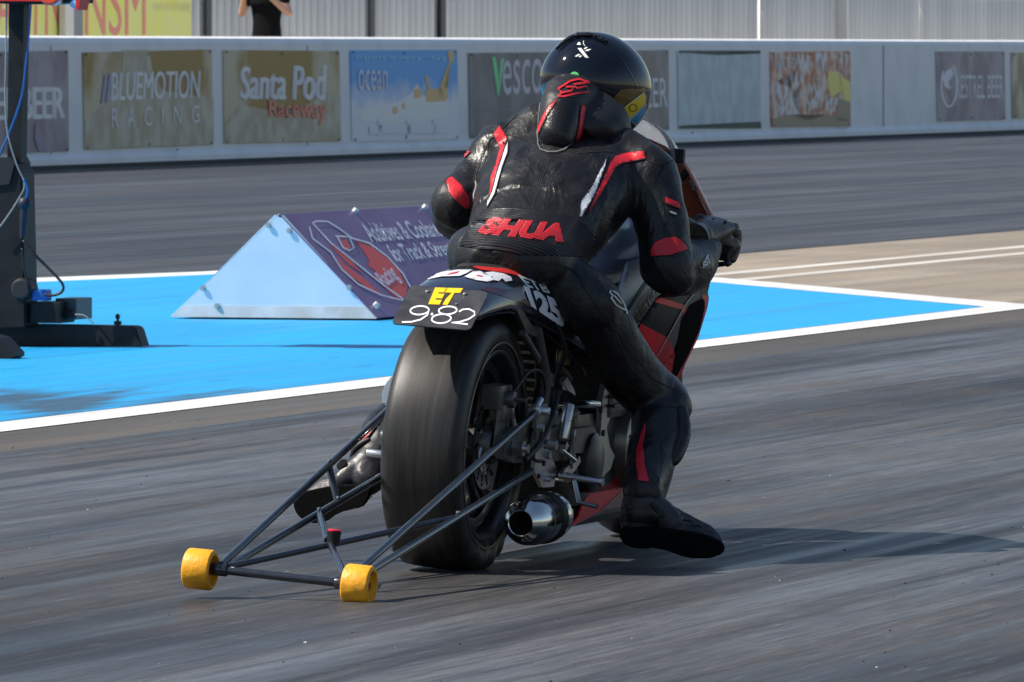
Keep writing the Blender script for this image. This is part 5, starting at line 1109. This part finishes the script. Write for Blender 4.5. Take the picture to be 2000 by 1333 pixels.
# boot details: zip flap, toe slider, ankle crease bands; suit details: yoke seams, calf zip, small marks
br = [o for o in col.objects if o.name.startswith('boot') and o.name.split('.')[0] == 'boot'][0]
bb = Surf(BI, bvh=bvh_of(br))
lay('boot_panel', poly2d([[(1222, 995), (1262, 990), (1290, 1004), (1285, 1026), (1240, 1020), (1222, 1018)]]), bb, mat('boot_panel_black', (.010, .010, .012), .3), br, off=.002, step=4, thick=.0015)
lay('boot_seam', poly2d(stroke([(1292, 1000), (1320, 1016), (1352, 1028), (1385, 1048)], 1.3) + stroke([(1300, 1036), (1318, 1018)], 1.3) + stroke([(1352, 1042), (1366, 1026)], 1.3)), bb, pip, br, off=.0025, step=4)
lay('boot_strap', poly2d([[(1268, 985), (1276, 982), (1300, 1006), (1293, 1012)]]), bb, mat('strap_black', (.008, .008, .009), .6), br, off=.004, step=4, thick=.003)
bm = NB()
for i in range(7): p = B(1312+i*9, 996+i*5.2 + (4 if i % 2 else 0), .345); ball(bm, p, .006, (1.2, 1, .7), 8)
ob('boot_laces', bm, bootm, br, smooth=180)
seam([(1128, 300), (1180, 296), (1240, 304), (1300, 330)], 1.3, sm_, .0015)
seam([(985, 262), (1010, 268), (1045, 280)], 1.3, sm_, .0015)
seam([(962, 395), (985, 408), (1050, 412)], 1.0, pip, .0015)
seam([(1165, 425), (1200, 440), (1215, 470)], 1.2, pip, .002)
seam([(1000, 508), (1002, 528)], 1.6, sm_, .0015)
seam([(1140, 545), (1180, 600), (1205, 660), (1235, 720), (1290, 770)], 1.0, pip, .0015)
seam([(905, 345), (930, 352), (950, 372)], 1.4, sm_, .0015); seam([(870, 400), (880, 425), (905, 440)], 1.4, sm_, .0015)
seam([(1262, 375), (1258, 430), (1266, 470)], 1.3, sm_, .0015); seam([(1330, 345), (1338, 390), (1345, 430)], 1.3, pip, .0015)
for x, y, k in ((938, 560, 1), (1195, 345, 0)): pass
lay('zip', poly2d(stroke([(1232, 845), (1228, 890), (1230, 935)], 2.0)), bs, mat('zip_grey', (.10, .10, .11), .35, .6), rider, off=.002, step=4)

patch('calf_stripe', crop([(915, 145), (900, 185), (850, 240), (780, 340), (730, 385), (695, 388), (740, 320), (830, 205)], 560, 780, 4.762), redl, .004, 3, rider, Surf(BI, bvh=bvh_of(rider, bl)), .0015, .12)

split({'bolt': 'bolt', 'fixing_screw': 'fixing_screw', 'lamp_cowl': 'lamp_cowl', 'frame_bolts': 'frame_bolt', 'cover_bolts': 'cover_bolt', 'fittings': 'fitting', 'rivets': 'rivet', 'disc_holes': 'disc_hole', 'disc_carrier': 'disc_spoke',
       'subframe_tube': 'subframe_tube', 'subframe_bracket': 'subframe_bracket', 'cable_run': 'cable', 'coolant_pipe': 'coolant_pipe', 'axle_collar': 'axle_collar', 'weld_nubs': 'weld_nub', 'axle_nut': 'axle_nut', 'printed_scene': 'printed_scene',
       'torn_area': 'torn_area', 'red_shape': 'red_shape', 'printed_shape': 'printed_shape', 'slash_mark': 'slash_mark', 'grime_and_shade': 'grime_and_shade', 'red_area': 'red_area'})
